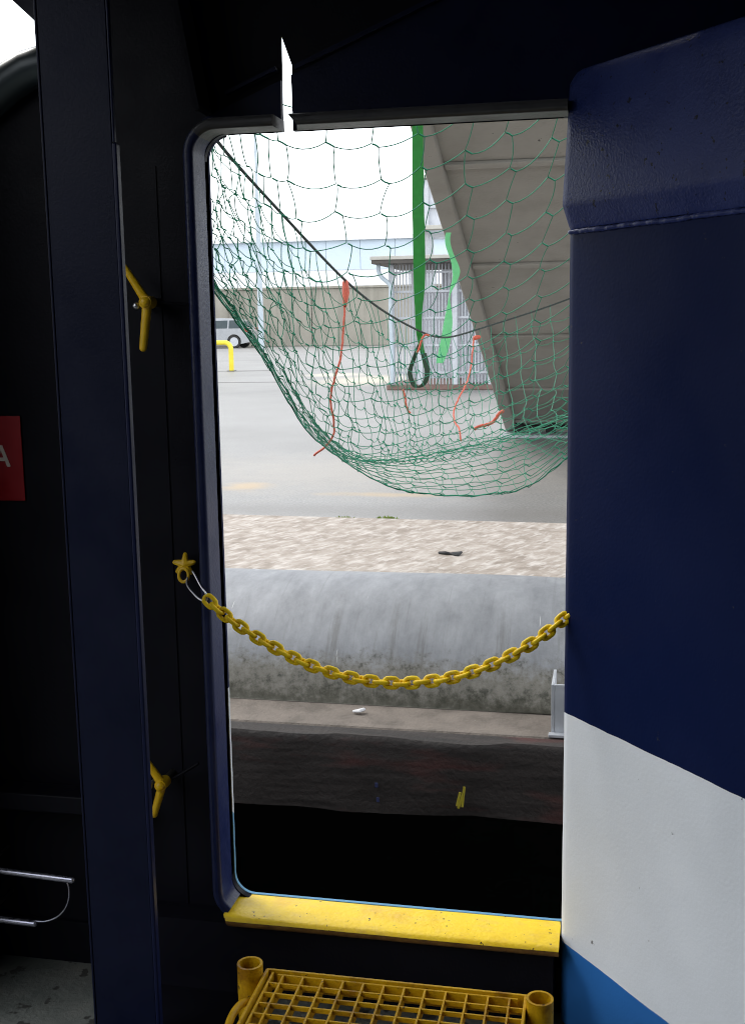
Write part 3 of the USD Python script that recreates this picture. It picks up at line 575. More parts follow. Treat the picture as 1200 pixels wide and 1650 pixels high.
# ------------------------------------------------------------------ yellow step
st = thing('step_platform', 'rusty yellow grating step with tube sockets below the sill', 'step', (-.465, -.48, 0))
X0, X1, Y0, Y1, ZS = -.305, .305, -.22, .15, .10
for nm, b in (('back_bar', (X0, X1, Y1-.007, Y1, .05, ZS)), ('front_bar', (X0, X1, Y0, Y0+.007, .05, ZS)), ('side_bar', (X0-.0005, X0+.0065, Y0+.0075, Y1-.0075, .05, ZS+.003)), ('side_bar', (X1-.0065, X1+.0005, Y0+.0075, Y1-.0075, .05, ZS+.003))):
    obj(nm, rbx(*b, .0015), 'step_yellow', st)
obj('side_strip', rbx(X0+.014, X0+.020, Y0+.008, Y1-.008, .06, ZS-.003, .0015), 'step_yellow', st)
obj('back_strip', rbx(X0+.03, X1-.02, Y1-.020, Y1-.0145, .06, ZS-.003, .0015), 'step_yellow', st)
for k in range(12):
    x = X0+.045+k*(X1-X0-.06)/11.5; obj('bearing_bar', bx(x-.002, x+.002, Y0+.0075, Y1-.0205, .066, ZS-.002), 'step_yellow', st)
for k in range(8):
    y = Y1-.052-k*.040; obj('cross_bar', bx(X0+.0205, X1-.007, y-.002, y+.002, ZS-.014, ZS-.0035), 'step_yellow', st)
def socket(x, y, z0, z1, r, name='tube_socket'):
    o = m3.Manifold.cylinder(z1-z0, r, r, 32)-m3.Manifold.cylinder(z1-z0, r-.006, r-.006, 32).translate((0, 0, .012))
    t_ = tm(o); t_.apply_translation((x, y, z0)); return obj(name, t_, 'step_yellow', st, smooth=40)
socket(-.338, .122, DK+.006, .125, .030); socket(.335, .100, DK+.006, .125, .030)
socket(-.338, -.19, DK+.002, .125, .030); socket(.335, -.19, DK+.002, .125, .030)
hk = curve([(-.318, .07, .03), (-.325, .045, .075), (-.33, .0, .088), (-.33, -.06, .085), (-.325, -.09, .04)], 24)
obj('lifting_lug', tube(hk, .009, 10), 'step_yellow', st, smooth=True)

# ------------------------------------------------------------------ yellow chain across the doorway
ch = thing('safety_chain', 'yellow chain slung across the doorway from the pad eye', 'chain')
pts = np.array([(-.962, -.118, .938), (-.885, -.130, .880), (-.80, -.13, .829), (-.70, -.13, .783), (-.60, -.13, .757), (-.51, -.13, .749), (-.40, -.13, .759), (-.28, -.13, .797), (-.165, -.105, .858), (-.092, -.066, .912), (-.035, -.03, .96)])
cc = CubicSpline(np.r_[0, np.cumsum(np.linalg.norm(np.diff(pts, axis=0), axis=1))], pts)
tot = cc.x[-1]; PITCH = .0248; nl = int(tot/PITCH)
def link_mesh(c, d, n_, wire=.0056, ln=.0174, wd=.0112):
    d = d/np.linalg.norm(d); n_ = n_-d*(n_@d); n_ /= np.linalg.norm(n_); P = []
    for k in range(16):
        t = 2*np.pi*k/16; a, b = math.cos(t), math.sin(t)
        P.append(c+d*(ln-wd)*(1 if a > 1e-6 else -1 if a < -1e-6 else 0)+d*wd*a+n_*wd*b)
    return tube(P, wire, 7, closed=True)
for i in range(nl):
    s = (i+.5)*PITCH; c = cc(s); d = cc(s, 1); side = np.cross(d, [0, 1.0, 0]); side /= np.linalg.norm(side)
    roll_a = (0.15 if i % 2 == 0 else np.pi/2+.15)+random.uniform(-.22, .22)
    n_ = math.cos(roll_a)*side+math.sin(roll_a)*np.array([0, 1.0, 0])
    obj('link', link_mesh(c, d, n_), 'chain_yellow', ch, smooth=True)
shk = curve([(-1.030, -.062, .977), (-1.026, -.080, .960), (-1.005, -.098, .945), (-.975, -.116, .931), (-.963, -.120, .932), (-.962, -.118, .943), (-.975, -.108, .958), (-1.000, -.088, .985), (-1.012, -.078, .996)], 50)
obj('shackle', tube(shk, .0026, 8), 'bright_steel', ch, smooth=True)

# ------------------------------------------------------------------ gangway rising from the quay to the ship
INC = math.radians(20.7); GD = np.array([0, -math.cos(INC), math.sin(INC)]); GN = np.array([0, math.sin(INC), math.cos(INC)])
GB = np.array([-1.09, 9.50, .42])
gw = thing('gangway', 'grey ribbed gangway rising overhead from the quay to the ship', 'gangway')
def gplace(m):                                             # local (x, along uphill, normal) -> world
    m = tm(m).copy(); v = m.vertices; m.vertices = GB+np.outer(v[:, 0], [1.0, 0, 0])+np.outer(v[:, 1], GD)+np.outer(v[:, 2], GN); m.fix_normals(); return m
GL, GW = 9.6, 1.45
obj('side_girder', gplace(rbx(0, .115, 0.0, GL, 0.0, .34, .012)), 'gangway_grey', gw)
obj('side_girder', gplace(rbx(GW-.115, GW, 0.0, GL, 0.0, .34, .012)), 'gangway_grey', gw)
obj('deck_plate', gplace(bx(.116, GW-.116, .02, GL, .050, .09)), 'gangway_grey', gw)
ribs = [0.30]+[1.40+k*1.45 for k in range(6)]
for s in ribs: obj('cross_rib', gplace(rbx(.1165, GW-.1165, s-.03, s+.03, .026, .049, .006)), 'gangway_grey', gw)
obj('foot_beam', rbx(GB[0]+.02, GB[0]+GW-.02, GB[1]-.12, GB[1]+.12, .50, .60, .01) if False else gplace(rbx(.0, GW, -.10, -.002, -.02, .24, .02)), 'gangway_grey', gw)
for x in (-1.0, -.66, -.2, .2):
    w2 = cyl((x, 9.38, .495), (x+.10, 9.38, .495), .085, 24); obj('wheel', w2, 'rubber', gw, smooth=40)
obj('axle', cyl((-1.05, 9.38, .495), (.34, 9.38, .495), .02, 10), 'dull_steel', gw)
obj('landing_pad', rbx(-1.10, .40, 9.05, 9.75, G+.002, G+.035, .008), 'galvanised', gw)
for s in np.arange(.4, GL, 1.45):
    for x in (.03, GW-.03):
        p = GB+np.array([x, 0, 0])+GD*s+GN*.34; obj('stanchion', cyl(p, p+[0, 0, 1.0], .02, 10), 'gangway_grey', gw)
for x in (.03, GW-.03):
    for h in (.5, 1.0):
        p = GB+np.array([x, 0, h])+GD*.4+GN*.34; obj('handrail', cyl(p, p+GD*(GL-1.0), .02, 10), 'gangway_grey', gw)

# ------------------------------------------------------------------ safety net under the gangway
NET = np.array([[(-1102,269,2387),(-1086,254,2376),(-1058,231,2355),(-1018,214,2327),(-964,221,2304),(-882,233,2274),(-754,256,2250),(-627,282,2244),(-500,312,2269),(-373,348,2323),(-247,385,2387),(-122,426,2473),(1,467,2562),(123,509,2660)],
[(-1098,251,2279),(-1078,252,2265),(-1050,253,2244),(-1010,257,2224),(-953,263,2199),(-871,274,2173),(-747,296,2153),(-623,322,2150),(-500,352,2178),(-377,387,2231),(-255,423,2292),(-133,462,2375),(-12,503,2461),(108,545,2558)],
[(-1094,235,2177),(-1070,252,2159),(-1042,277,2140),(-1007,313,2126),(-956,351,2106),(-880,382,2086),(-758,411,2071),(-635,437,2069),(-513,468,2100),(-391,502,2154),(-269,538,2214),(-147,573,2295),(-25,604,2378),(95,632,2472)],
[(-1090,222,2100),(-1063,254,2071),(-1036,302,2049),(-1005,369,2032),(-960,440,2014),(-888,489,1990),(-769,526,1985),(-647,552,1987),(-525,582,2019),(-404,616,2070),(-282,651,2125),(-161,681,2201),(-39,702,2279),(82,715,2358)],
[(-1088,212,2035),(-1058,258,1996),(-1031,329,1970),(-1004,427,1947),(-964,529,1926),(-896,597,1901),(-780,641,1905),(-658,666,1906),(-537,697,1939),(-417,731,1987),(-296,765,2038),(-175,790,2108),(-52,801,2181),(70,800,2251)],
[(-1085,204,1983),(-1053,264,1932),(-1027,357,1901),(-1004,487,1872),(-970,618,1843),(-905,705,1815),(-792,757,1829),(-671,782,1829),(-550,813,1861),(-430,845,1906),(-309,879,1953),(-189,899,2019),(-65,901,2088),(58,885,2151)],
[(-1083,197,1940),(-1049,272,1880),(-1024,387,1839),(-1005,547,1803),(-975,709,1763),(-915,814,1734),(-803,872,1751),(-683,898,1752),(-563,928,1784),(-443,960,1826),(-323,993,1871),(-202,1009,1931),(-77,1001,1997),(46,972,2056)],
[(-1081,191,1904),(-1046,281,1834),(-1022,417,1783),(-1007,608,1736),(-981,799,1685),(-925,924,1659),(-815,988,1673),(-695,1013,1675),(-575,1044,1706),(-456,1075,1745),(-337,1107,1788),(-216,1119,1845),(-90,1101,1908),(34,1059,1964)],
[(-1079,187,1876),(-1043,290,1796),(-1021,449,1734),(-1010,668,1674),(-988,890,1612),(-935,1034,1588),(-827,1104,1598),(-708,1129,1601),(-588,1159,1631),(-469,1190,1668),(-350,1222,1708),(-230,1229,1762),(-102,1202,1822),(23,1147,1878)],
[(-1078,183,1852),(-1041,301,1763),(-1020,480,1689),(-1013,730,1613),(-995,981,1538),(-945,1145,1517),(-839,1220,1521),(-720,1245,1526),(-601,1275,1555),(-482,1306,1590),(-364,1337,1628),(-243,1339,1678),(-115,1303,1736),(12,1235,1794)],
[(-1076,180,1834),(-1040,312,1735),(-1021,513,1649),(-1017,791,1555),(-1003,1072,1465),(-956,1255,1448),(-852,1335,1446),(-733,1361,1452),(-614,1391,1480),(-496,1421,1513),(-377,1452,1549),(-257,1450,1597),(-127,1404,1653),(1,1324,1714)],
[(-1075,178,1820),(-1039,324,1711),(-1022,546,1614),(-1021,853,1501),(-1012,1165,1403),(-967,1366,1380),(-864,1452,1374),(-746,1478,1381),(-627,1507,1408),(-509,1537,1439),(-391,1567,1473),(-270,1561,1519),(-138,1507,1573),(-9,1414,1639)],
[(-1074,177,1809),(-1038,337,1692),(-1023,580,1581),(-1026,916,1450),(-1020,1258,1344),(-979,1477,1311),(-877,1568,1302),(-759,1594,1310),(-640,1623,1336),(-522,1653,1365),(-404,1683,1398),(-283,1673,1442),(-150,1609,1495),(-19,1504,1564)],
[(-1073,175,1800),(-1038,350,1675),(-1025,613,1552),(-1032,978,1401),(-1030,1351,1287),(-990,1587,1241),(-891,1684,1231),(-772,1711,1240),(-654,1740,1265),(-535,1769,1293),(-417,1799,1324),(-296,1785,1367),(-161,1712,1418),(-29,1595,1489)],
[(-1072,175,1795),(-1038,363,1662),(-1028,648,1526),(-1039,1042,1357),(-1040,1445,1232),(-1003,1698,1176),(-904,1801,1164),(-786,1828,1174),(-667,1857,1198),(-549,1886,1224),(-431,1916,1254),(-309,1897,1296),(-172,1815,1347),(-38,1686,1420)],
[(-1072,174,1791),(-1039,377,1653),(-1032,683,1504),(-1047,1105,1317),(-1052,1539,1181),(-1017,1809,1115),(-919,1919,1101),(-800,1945,1112),(-681,1974,1135),(-563,2003,1160),(-444,2033,1189),(-322,2011,1231),(-183,1920,1283),(-47,1778,1356)],
[(-1071,174,1790),(-1041,391,1647),(-1038,718,1489),(-1057,1170,1287),(-1066,1633,1139),(-1033,1922,1064),(-936,2038,1049),(-816,2064,1060),(-696,2093,1083),(-576,2123,1107),(-457,2152,1136),(-333,2126,1178),(-192,2028,1230),(-54,1873,1305)],
[(-1071,174,1789),(-1044,406,1643),(-1045,755,1479),(-1070,1236,1266),(-1083,1729,1105),(-1052,2035,1022),(-955,2157,1005),(-833,2185,1017),(-712,2214,1039),(-591,2243,1064),(-469,2273,1092),(-344,2244,1134),(-200,2137,1188),(-59,1970,1265)],
[(-1071,173,1785),(-1041,395,1639),(-1037,728,1476),(-1057,1187,1264),(-1066,1659,1108),(-1034,1951,1023),(-937,2066,995),(-818,2092,998),(-698,2119,1012),(-579,2147,1031),(-460,2176,1055),(-337,2149,1095),(-196,2049,1160),(-58,1893,1251)],
[(-1071,173,1782),(-1037,384,1635),(-1029,701,1473),(-1044,1139,1263),(-1049,1588,1111),(-1015,1866,1024),(-919,1975,985),(-802,1999,979),(-685,2024,987),(-568,2051,999),(-451,2079,1019),(-330,2053,1058),(-192,1961,1133),(-57,1817,1237)],
[(-1071,172,1779),(-1033,373,1631),(-1021,674,1470),(-1030,1090,1262),(-1032,1518,1114),(-996,1782,1026),(-902,1884,976),(-787,1906,962),(-671,1930,962),(-556,1955,969),(-442,1982,986),(-323,1958,1023),(-188,1874,1108),(-55,1740,1224)],
[(-1071,172,1775),(-1030,361,1627),(-1013,647,1467),(-1017,1041,1261),(-1015,1447,1118),(-978,1698,1028),(-884,1793,968),(-771,1813,947),(-658,1835,939),(-545,1859,941),(-432,1885,954),(-316,1864,989),(-184,1787,1084),(-54,1664,1212)],
[(-1071,171,1772),(-1026,350,1623),(-1005,621,1464),(-1004,993,1260),(-997,1377,1122),(-959,1613,1030),(-867,1702,961),(-756,1721,932),(-645,1741,918),(-534,1764,914),(-423,1789,923),(-310,1769,957),(-181,1700,1061),(-53,1588,1200)]], float)/1000.0                      # measured knot rows (metres), top to bottom, left to right
NET = NET[1:]                                              # the top row hides behind the lintel
nr, nc = NET.shape[:2]
sp = [RectBivariateSpline(np.arange(nr), np.arange(nc), NET[:, :, k], kx=3, ky=3) for k in range(3)]
cols = np.r_[np.arange(0, 5.0, .5), np.arange(5, nc)]; rows_ = np.arange(nr)
def np_at(r, c): return np.stack([s.ev(r, c) for s in sp], -1)
rr_, cc_ = np.meshgrid(rows_.astype(float), cols, indexing='ij')
rj = np.random.default_rng(3)
K = np_at(rr_+rj.normal(0, .05, rr_.shape), cc_+rj.normal(0, .045, cc_.shape))
J = np.array([.011, 0.0, -.006])
segs = []; knots = []
NR = .00145
for i in range(len(rows_)):
    for j in range(len(cols)):
        jg = J*(.6 if cols[j] < 4 else 1.0)*rj.uniform(.5, 1.2); a, b = K[i, j]-jg, K[i, j]+jg
        segs.append(tube([a, K[i, j]+rj.normal(0, .0012, 3), b], NR*(1.15 if cols[j] < 4 else 1.7), 5)); 
        if j+1 < len(cols):
            e = K[i, j+1]-J*(.6 if cols[j+1] < 4 else 1.0); t = np.linspace(0, 1, 6)[:, None]
            sag = np.array([0, 0, -1.0])*(.012*(1-i/26))*np.linalg.norm(e-b)/.12*4*t*(1-t)*rj.uniform(.5, 1.4); segs.append(tube(b+(e-b)*t+sag, NR*(.75 if cols[j] < 4 else 1), 4, cap=False))
        if i+1 < len(rows_):
            s_ = b if rj.random() < .8 else a; e = K[i+1, j]-J*(.6 if cols[j] < 4 else 1.0); t = np.linspace(0, 1, 5)[:, None]; bow = rj.normal(0, .004, 3)*4*t*(1-t)
            segs.append(tube(s_+(e-s_)*t+bow, NR, 4, cap=False))
# second layer of the sag, where the net folds back under itself
c2 = np.arange(2.0, nc-1, .5); r2_ = np.arange(16, nr-.9, .5)
for i, r in enumerate(r2_):
    for j, c in enumerate(c2):
        p_ = np_at(r, c+.32*(r-16))+np.array([0, .06, .012])*min(1, (nr-1-r)/2)
        for (dr_, dc) in ((0, .5), (.5, 0)):
            if r+dr_ <= nr-1:
                e = np_at(r+dr_, min(c+dc, nc-1)+.32*(r+dr_-16))+np.array([0, .06, .012])*min(1, (nr-1-r-dr_)/2); t = np.linspace(0, 1, 4)[:, None]
                segs.append(tube(p_+(e-p_)*t+rj.normal(0, .004, 3)*4*t*(1-t), NR*.95, 4, cap=False))
# far side of the bag, hanging from the dark rope down to the fold
rope_ = curve([(-1.054, .354, 2.089), (-1.036, .911, 1.943), (-.99, 1.624, 1.75), (-.902, 2.575, 1.571), (-.849, 2.889, 1.526), (-.678, 3.552, 1.563), (-.232, 3.982, 1.717)], 200)
nu, nv = 34, 9; FS = np.zeros((nv+1, nu+1, 3))
for j in range(nu+1):
    u = j/nu; top_ = rope_[int(round(u*199))]; bot_ = np_at(17.2, np.interp(u, [0, .335, .586, .845, 1], [.3, 5.5, 7.3, 9.9, 12.2]))+np.array([0, .10, .01])
    for i in range(nv+1):
        t = i/nv; FS[i, j] = top_*(1-t)+bot_*t+np.array([0, .16, -.12])*math.sin(math.pi*t)*min(1, u*3)+rj.normal(0, .008, 3)*(0 < i < nv)
for i in range(nv+1):
    for j in range(nu+1):
        if j < nu and i > 0: t = np.linspace(0, 1, 4)[:, None]; segs.append(tube(FS[i, j]+(FS[i, j+1]-FS[i, j])*t+np.array([0, 0, -.012])*4*t*(1-t), NR, 4, cap=False))
        if i < nv: t = np.linspace(0, 1, 4)[:, None]; segs.append(tube(FS[i, j]+(FS[i+1, j]-FS[i, j])*t+rj.normal(0, .004, 3)*4*t*(1-t), NR, 4, cap=False))
        if 0 < i: segs.append(tube([FS[i, j]-J*.5, FS[i, j]+J*.5], NR*1.6, 4))
net = thing('safety_net', 'green safety net slung in a sagging bag below the gangway', 'net')
obj('netting', segs, 'net_green', net, smooth=True)
cs = np.linspace(0, nc-1, 70)
for nm, r, rad in (('border_cord', nr-1, .0026), ('fold_cord', 16, .0024), ('fold_cord', 16.4, .0020)):
    obj(nm, tube(np_at(np.full(70, float(r)), cs)+rj.normal(0, .002, (70, 3)), rad, 6), 'net_green', net, smooth=True)
rp = curve([(-1.02, .12, 2.12), (-1.054, .354, 2.089), (-1.036, .911, 1.943), (-.99, 1.624, 1.75), (-.902, 2.575, 1.571), (-.849, 2.889, 1.526), (-.678, 3.552, 1.563), (-.232, 3.982, 1.717), (.30, 4.2, 2.0)], 90)
tag(obj('head_rope', tube(rp, .0048, 8), 'rope_dark', smooth=True), 'thin dark rope running down across the net to the green strap', 'rope')
def cord(pts_, r, lab, extra=None):
    m = tube(curve(pts_, 50)+np.random.default_rng(5).normal(0, .0012, (50, 3)), r, 6)
    return tag(obj('loose_cord', [m]+(extra or []), 'cord_red', smooth=True), lab, 'cord')
kn = hullsph([((-.992, 1.595, 1.748), .012), ((-.990, 1.59, 1.71), .014), ((-.992, 1.58, 1.665), .008)], 10)
cord([(-.992, 1.601, 1.742), (-.994, 1.58, 1.65), (-.998, 1.568, 1.552), (-1.014, 1.545, 1.437), (-1.047, 1.549, 1.319), (-1.043, 1.56, 1.24), (-1.045, 1.567, 1.175), (-1.067, 1.535, 1.135), (-1.108, 1.499, 1.098)], .0042, 'long red cord knotted to the dark rope and hanging down the left of the net', [kn])
cord([(-.697, 3.228, 1.512), (-.698, 3.17, 1.42), (-.701, 3.096, 1.341), (-.713, 2.95, 1.27), (-.735, 2.753, 1.179), (-.712, 2.6, 1.13), (-.672, 2.46, 1.10), (-.664, 2.437, 1.060)], .0042, 'thin crooked red cord hanging beside the gangway edge', [hullsph([((-.69, 3.23, 1.512), .012), ((-.67, 3.24, 1.516), .009)], 8)])
cord([(-.62, 2.60, 1.10), (-.585, 2.60, 1.117), (-.56, 2.60, 1.122), (-.53, 2.60, 1.14), (-.505, 2.6, 1.175), (-.485, 2.6, 1.183)], .0075, 'short thick orange red cord end by the foot of the gangway')
cord([(-.985, 2.75, 1.275), (-.972, 2.75, 1.235), (-.968, 2.75, 1.20), (-.948, 2.75, 1.16)], .0048, 'short pale red cord end below the loop of the green strap')
# lifting straps
ts = np.linspace(0, 1, 40); sc = curve([(-.925, 2.885, 3.02), (-.922, 2.88, 2.51), (-.912, 2.82, 2.1), (-.902, 2.755, 1.709), (-.895, 2.723, 1.52), (-.878, 2.718, 1.44), (-.864, 2.712, 1.38)], 40)
zz = sc[:, 2]; wd = np.interp(zz, [1.38, 1.52, 1.66, 1.74, 1.9, 2.5], [.024, .028, .036, .052, .058, .052]); an = np.interp(zz, [1.44, 1.7, 2.1, 2.6], [.9, .35, .15, .1])
s1 = thing('lifting_strap', 'wide bright green webbing strap hanging in front of the net', 'strap')
obj('webbing', ribbon(sc, wd, np.stack([np.cos(an), np.sin(an), 0*an], 1)), 'strap_green', s1, smooth=40)
lp = curve([(-.893, 2.722, 1.50), (-.905, 2.716, 1.47), (-.928, 2.71, 1.41), (-.940, 2.70, 1.36), (-.931, 2.70, 1.32), (-.905, 2.70, 1.290), (-.880, 2.70, 1.30), (-.858, 2.705, 1.345), (-.862, 2.71, 1.40), (-.876, 2.715, 1.45)], 40)
obj('loop', ribbon(lp, np.interp(np.linspace(0, 1, 40), [0, .3, .5, .7, 1], [.018, .022, .026, .026, .030]), np.stack([.75*np.ones(40), .66*np.ones(40), 0*np.ones(40)], 1), .005), 'strap_dark', s1, smooth=40, label='dark sewn loop at the end of the strap')
obj('red_tie', tube(curve([(-.905, 2.70, 1.455), (-.885, 2.69, 1.50), (-.868, 2.70, 1.535), (-.848, 2.72, 1.53)], 20), .005, 6), 'cord_red', s1, smooth=True)
s2 = thing('lifting_strap', 'green twisted strap, backlight painted into its pale colour, behind the net beside the gangway edge', 'strap')
sc2 = curve([(-.93, 3.99, 2.10), (-.915, 3.987, 1.976), (-.885, 3.976, 1.869), (-.918, 3.942, 1.75), (-.922, 3.93, 1.66), (-.925, 3.926, 1.606), (-.94, 3.90, 1.48), (-.97, 3.871, 1.361)], 60)
z2 = sc2[:, 2]; w2_ = np.interp(z2, [1.36, 1.45, 1.58, 1.66, 1.74, 1.80, 1.88, 1.96, 2.1], [.042, .058, .052, .034, .010, .034, .046, .030, .03]); a2 = np.interp(z2, [1.36, 1.6, 1.74, 1.9, 2.1], [.25, .1, 1.5, .3, .2])
obj('webbing', ribbon(sc2, w2_, np.stack([np.cos(a2), np.sin(a2), 0*a2], 1)), 'strap_backlit', s2, smooth=40)

# ------------------------------------------------------------------ yard: barred shelter, far wall, warehouse, lamp, barrier, car
sh = thing('barred_shelter', 'galvanised barred shelter with flat roof standing beside the gangway', 'shelter', (-3.87, 17.5, G))
SWd, SDp, SH = 2.9, 2.4, 2.24
obj('roof', rbx(-.27, SWd+.3, -.30, SDp+.3, SH+.02, SH+.085, .01), 'shed_roof', sh)
obj('fascia', rbx(-.245, SWd+.28, -.285, SDp+.28, SH-.045, SH+.018, .006), 'dark_trim', sh)
obj('base', rbx(-.05, SWd+.05, -.06, SDp+.05, .002, .085, .01), 'shed_base', sh)
for x in (0.0, .50, 1.12, 1.75, 2.35, SWd-.09):
    obj('corner_post' if x in (0.0, SWd-.09) else 'post', rbx(x, x+.09, 0, .09, .087, SH-.047, .006), 'galvanised', sh)
for x in (0.0, SWd-.09): obj('corner_post', rbx(x, x+.09, SDp-.09, SDp, .087, SH-.047, .006), 'galvanised', sh)
for z in (.30, .78, 1.26, 1.72, 2.05): obj('rail', bx(.091, SWd-.091, .092, .117, z-.018, z+.018), 'galvanised', sh)
for k in range(46):
    x = .12+k*.058
    if x < SWd-.12: obj('bar', bx(x-.010, x+.010, .120, .135, .09, SH-.05), 'galvanised', sh)
for k in range(16):
    x = .10+k*.17; obj('back_panel', bx(x, x+.164, SDp-.12, SDp-.10, .09, 1.78 if k < 3 else SH-.05), 'shed_panel', sh)
for k in range(12):
    y = .12+k*.18; obj('side_panel', bx(SWd-.085, SWd-.06, y, y+.174, .09, SH-.05), 'shed_panel', sh)
obj('inner_cabinet', rbx(1.25, 2.2, .5, 1.6, .087, 1.9, .02), 'shed_panel', sh)
dp = curve([(-.15, -.12, SH-.046), (-.15, -.12, SH-.17), (-.10, -.10, SH-.27), (.045, -.075, SH-.42), (.05, -.07, SH-.52), (.05, -.07, 1.0), (.05, -.07, .10)], 60)
obj('downpipe', tube(dp, .036, 10), 'lamp_grey', sh, smooth=True)
# lattice tower behind the shelter
tw = thing('lattice_tower', 'pale steel lattice tower rising behind the barred shelter roof', 'tower', (-3.80, 21.0, G))
for x in (0, .62):
    for y in (0, .62): obj('leg', bx(x, x+.10, y, y+.10, 0.004, 4.02), 'galvanised', tw)
for z in np.arange(.6, 4.1, .58):
    obj('rung', bx(.102, .618, .02, .06, z-.03, z+.03), 'galvanised', tw); obj('rung', bx(.102, .618, .66, .70, z-.03, z+.03), 'galvanised', tw)
obj('panel', bx(.11, .61, .08, .10, 2.9, 4.0), 'shed_panel', tw); obj('cap', rbx(-.06, .78, -.06, .78, 4.052, 4.12, .01), 'shed_roof', tw)
obj('catwalk', rbx(-.10, 1.6, -.35, -.02, 3.02, 3.10, .01), 'shed_roof', tw)
cw = thing('concrete_wall', 'long stained concrete panel wall across the far side of the yard', 'wall', (0, 57.0, G))
px = -64.0; kk = 0
while px < 30:
    w_p = 4.4; obj('wall_panel', rbx(px+.02, px+w_p-.02, random.uniform(0, .03), .30, .004, 2.98, .02), 'wall_concrete', cw, smooth=False); px += w_p; kk += 1
px = -64.0
for k in range(22): obj('pilaster', bx(px+k*4.4-.13, px+k*4.4+.13, -.08, -.01, .004, 2.98), 'wall_concrete', cw) if k % 3 == 1 else None
obj('coping', rbx(-64, 30, -.05, .36, 2.985, 3.10, .01), 'wall_concrete', cw)
wh = thing('warehouse', 'pale blue clad warehouse rising behind the far concrete wall', 'warehouse', (0, 75.0, G))
for k in range(44):
    x = -72+k*2.4; obj('cladding_panel', bx(x+.015, x+2.385, 0, .2, 4.75, 6.7), 'warehouse_blue', wh)
obj('lower_wall', bx(-72, 33.6, .03, .25, 0.004, 4.74), 'warehouse_white', wh)
obj('roof', extx(Polygon([(-.25, 6.705), (-.25, 6.95), (12, 8.3), (24, 6.95), (24, 6.705)]), -72.3, 33.9), 'warehouse_white', wh, smooth=False)
lm = thing('lamp_post', 'slim pale lamp post standing in front of the far concrete wall', 'lamp post', (-16.25, 50.0, G))
obj('lower_pole', cyl((0, 0, .002), (0, 0, 7.2), .14, 14, .10), 'lamp_grey', lm); obj('upper_pole', cyl((0, 0, 7.2), (0, 0, 11.2), .07, 12, .05), 'lamp_grey', lm)
obj('lamp_head', rbx(-.15, .9, -.14, .14, 11.2, 11.34, .05), 'lamp_grey', lm)
hp = thing('hoop_barrier', 'yellow hoop barrier standing in the yard in front of the silver car', 'barrier', (-10.9, 25.84, G))
hoop = [(0, 0, -.0), (0, 0, .55)]+[(.19-.19*math.cos(t), 0, .55+.19*math.sin(t)) for t in np.linspace(.15, np.pi/2, 8)]+[(1.10, 0, .74)]+[(1.10+.17*math.sin(t), 0, .57+.17*math.cos(t)) for t in np.linspace(.15, np.pi/2, 8)]+[(1.27, 0, .0)]
obj('hoop', tube(hoop, .062, 14), 'hoop_yellow', hp, smooth=50)
for x in (0, 1.27): obj('foot_plate', rbx(x-.10, x+.10, -.10, .10, .002, .02, .004), 'dark_trim', hp)
# silver estate car parked side on, its rear towards the lamp post
car = thing('parked_car', 'silver hatchback parked side on before the far wall', 'car', (-20.05, 54.2, G))
CLn = 2.12                                                 # half length
side = [(-2.12, .30), (-2.12, .62), (-2.02, .78), (-1.15, .98), (-.55, 1.40), (-.25, 1.49), (.6, 1.52), (1.35, 1.47), (1.62, 1.38), (1.98, .98), (2.10, .86), (2.13, .55), (2.10, .30), (1.72, .22), (-1.75, .22)]
wa = [Polygon([(cx+.37*math.cos(t), .33+.37*math.sin(t)) for t in np.linspace(0, 2*np.pi, 28)]) for cx in (-1.35, 1.33)]
bodyp = Polygon(side).buffer(.05).buffer(-.05).difference(unary_union(wa))
glass = Polygon([(-1.0, 1.0), (-.48, 1.37), (1.38, 1.40), (1.62, 1.32), (1.80, 1.0)])
cab = bodyp.intersection(sbox(-3, .98, 3, 2)); lowb = bodyp.intersection(sbox(-3, 0, 3, .9805))
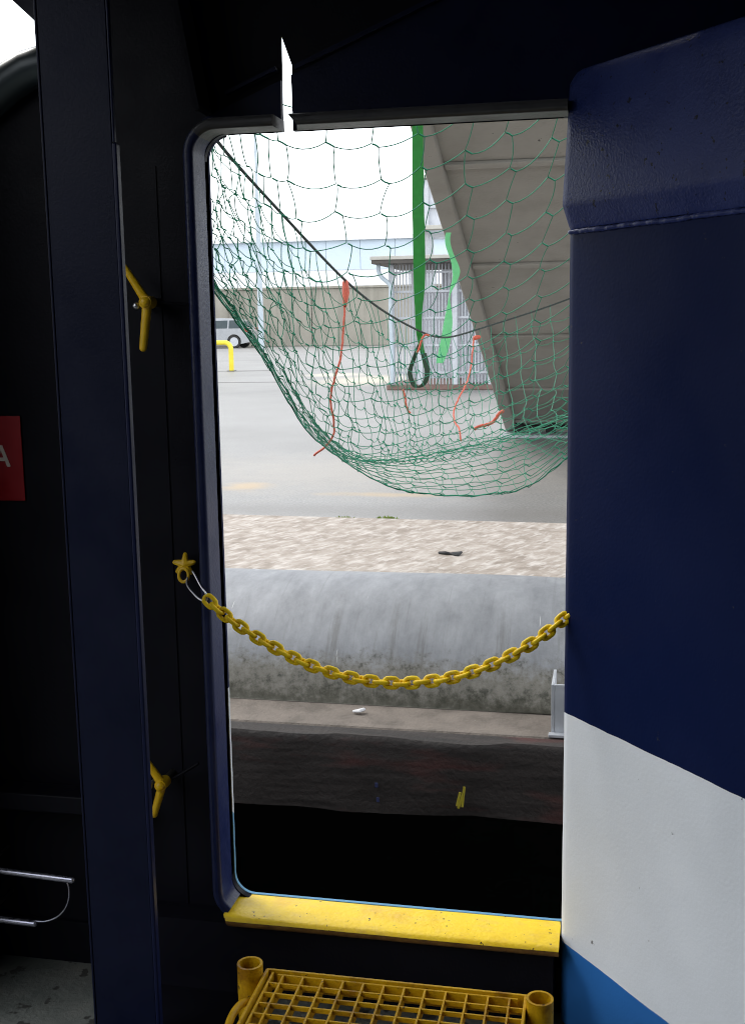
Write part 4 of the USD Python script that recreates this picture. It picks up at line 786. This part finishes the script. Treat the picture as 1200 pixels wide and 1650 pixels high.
def taper(poly, w0, w1, z0, z1):
    m = extr(poly, -1, 1); m = m.subdivide_to_size(.12); v = m.vertices; f = np.clip((v[:, 2]-z0)/(z1-z0), 0, 1); v[:, 1] *= w0+(w1-w0)*f
    endf = np.clip((np.abs(v[:, 0])-1.5)/.65, 0, 1); v[:, 1] *= 1-.10*endf**2; m.vertices = v; return m
obj('body', taper(lowb, .86, .87, .25, .98), 'car_silver', car, smooth=40); obj('cabin', taper(cab, .86, .66, .98, 1.52), 'car_silver', car, smooth=40)
for s in (-1, 1):
    for a, b in ((-1.0, .02), (.10, .98), (1.06, 1.8)):
        g_ = glass.intersection(sbox(a, 0, b, 3)); m = extr(g_, -.004, .004); v = m.vertices; f = (v[:, 2]-.98)/.54; v[:, 1] = s*(.868-.20*f+.004)+v[:, 1]; m.vertices = v
        obj('side_window', m, 'car_glass', car, smooth=False)
    obj('tail_light', rbx(1.86, 2.09, s*.80-.05, s*.80+.05, .80, 1.02, .03), 'tail_red', car); obj('head_light', rbx(-2.12, -1.9, s*.72-.1, s*.72+.1, .60, .74, .03), 'litter_white', car)
    for cx in (-1.35, 1.33):
        wt = obj('wheel', cyl((cx, s*.64, .325), (cx, s*.85, .325), .322, 28), 'rubber', car)
        t2 = cyl((cx, s*.845, .325), (cx, s*.862, .325), .225, 22); obj('rim', t2, 'galvanised', wt)
    obj('mirror', hullsph([((-.86, s*.92, 1.0), .06), ((-.80, s*1.0, 1.02), .06)], 10), 'car_silver', car)
rw = extr(Polygon([(-.62, -.18), (.62, -.18), (.55, .18), (-.55, .18)]), -.004, .004); rw.apply_transform(trimesh.transformations.rotation_matrix(math.pi/2, [0, 0, 1])); rw.apply_transform(trimesh.transformations.rotation_matrix(-.62, [0, 1, 0])); rw.apply_translation((1.83, 0, 1.19)); obj('rear_window', rw, 'car_glass', car, smooth=False)
obj('bumper', rbx(2.05, 2.19, -.74, .74, .34, .56, .05), 'car_silver', car); obj('bumper', rbx(-2.19, -2.05, -.74, .74, .30, .54, .05), 'car_silver', car)
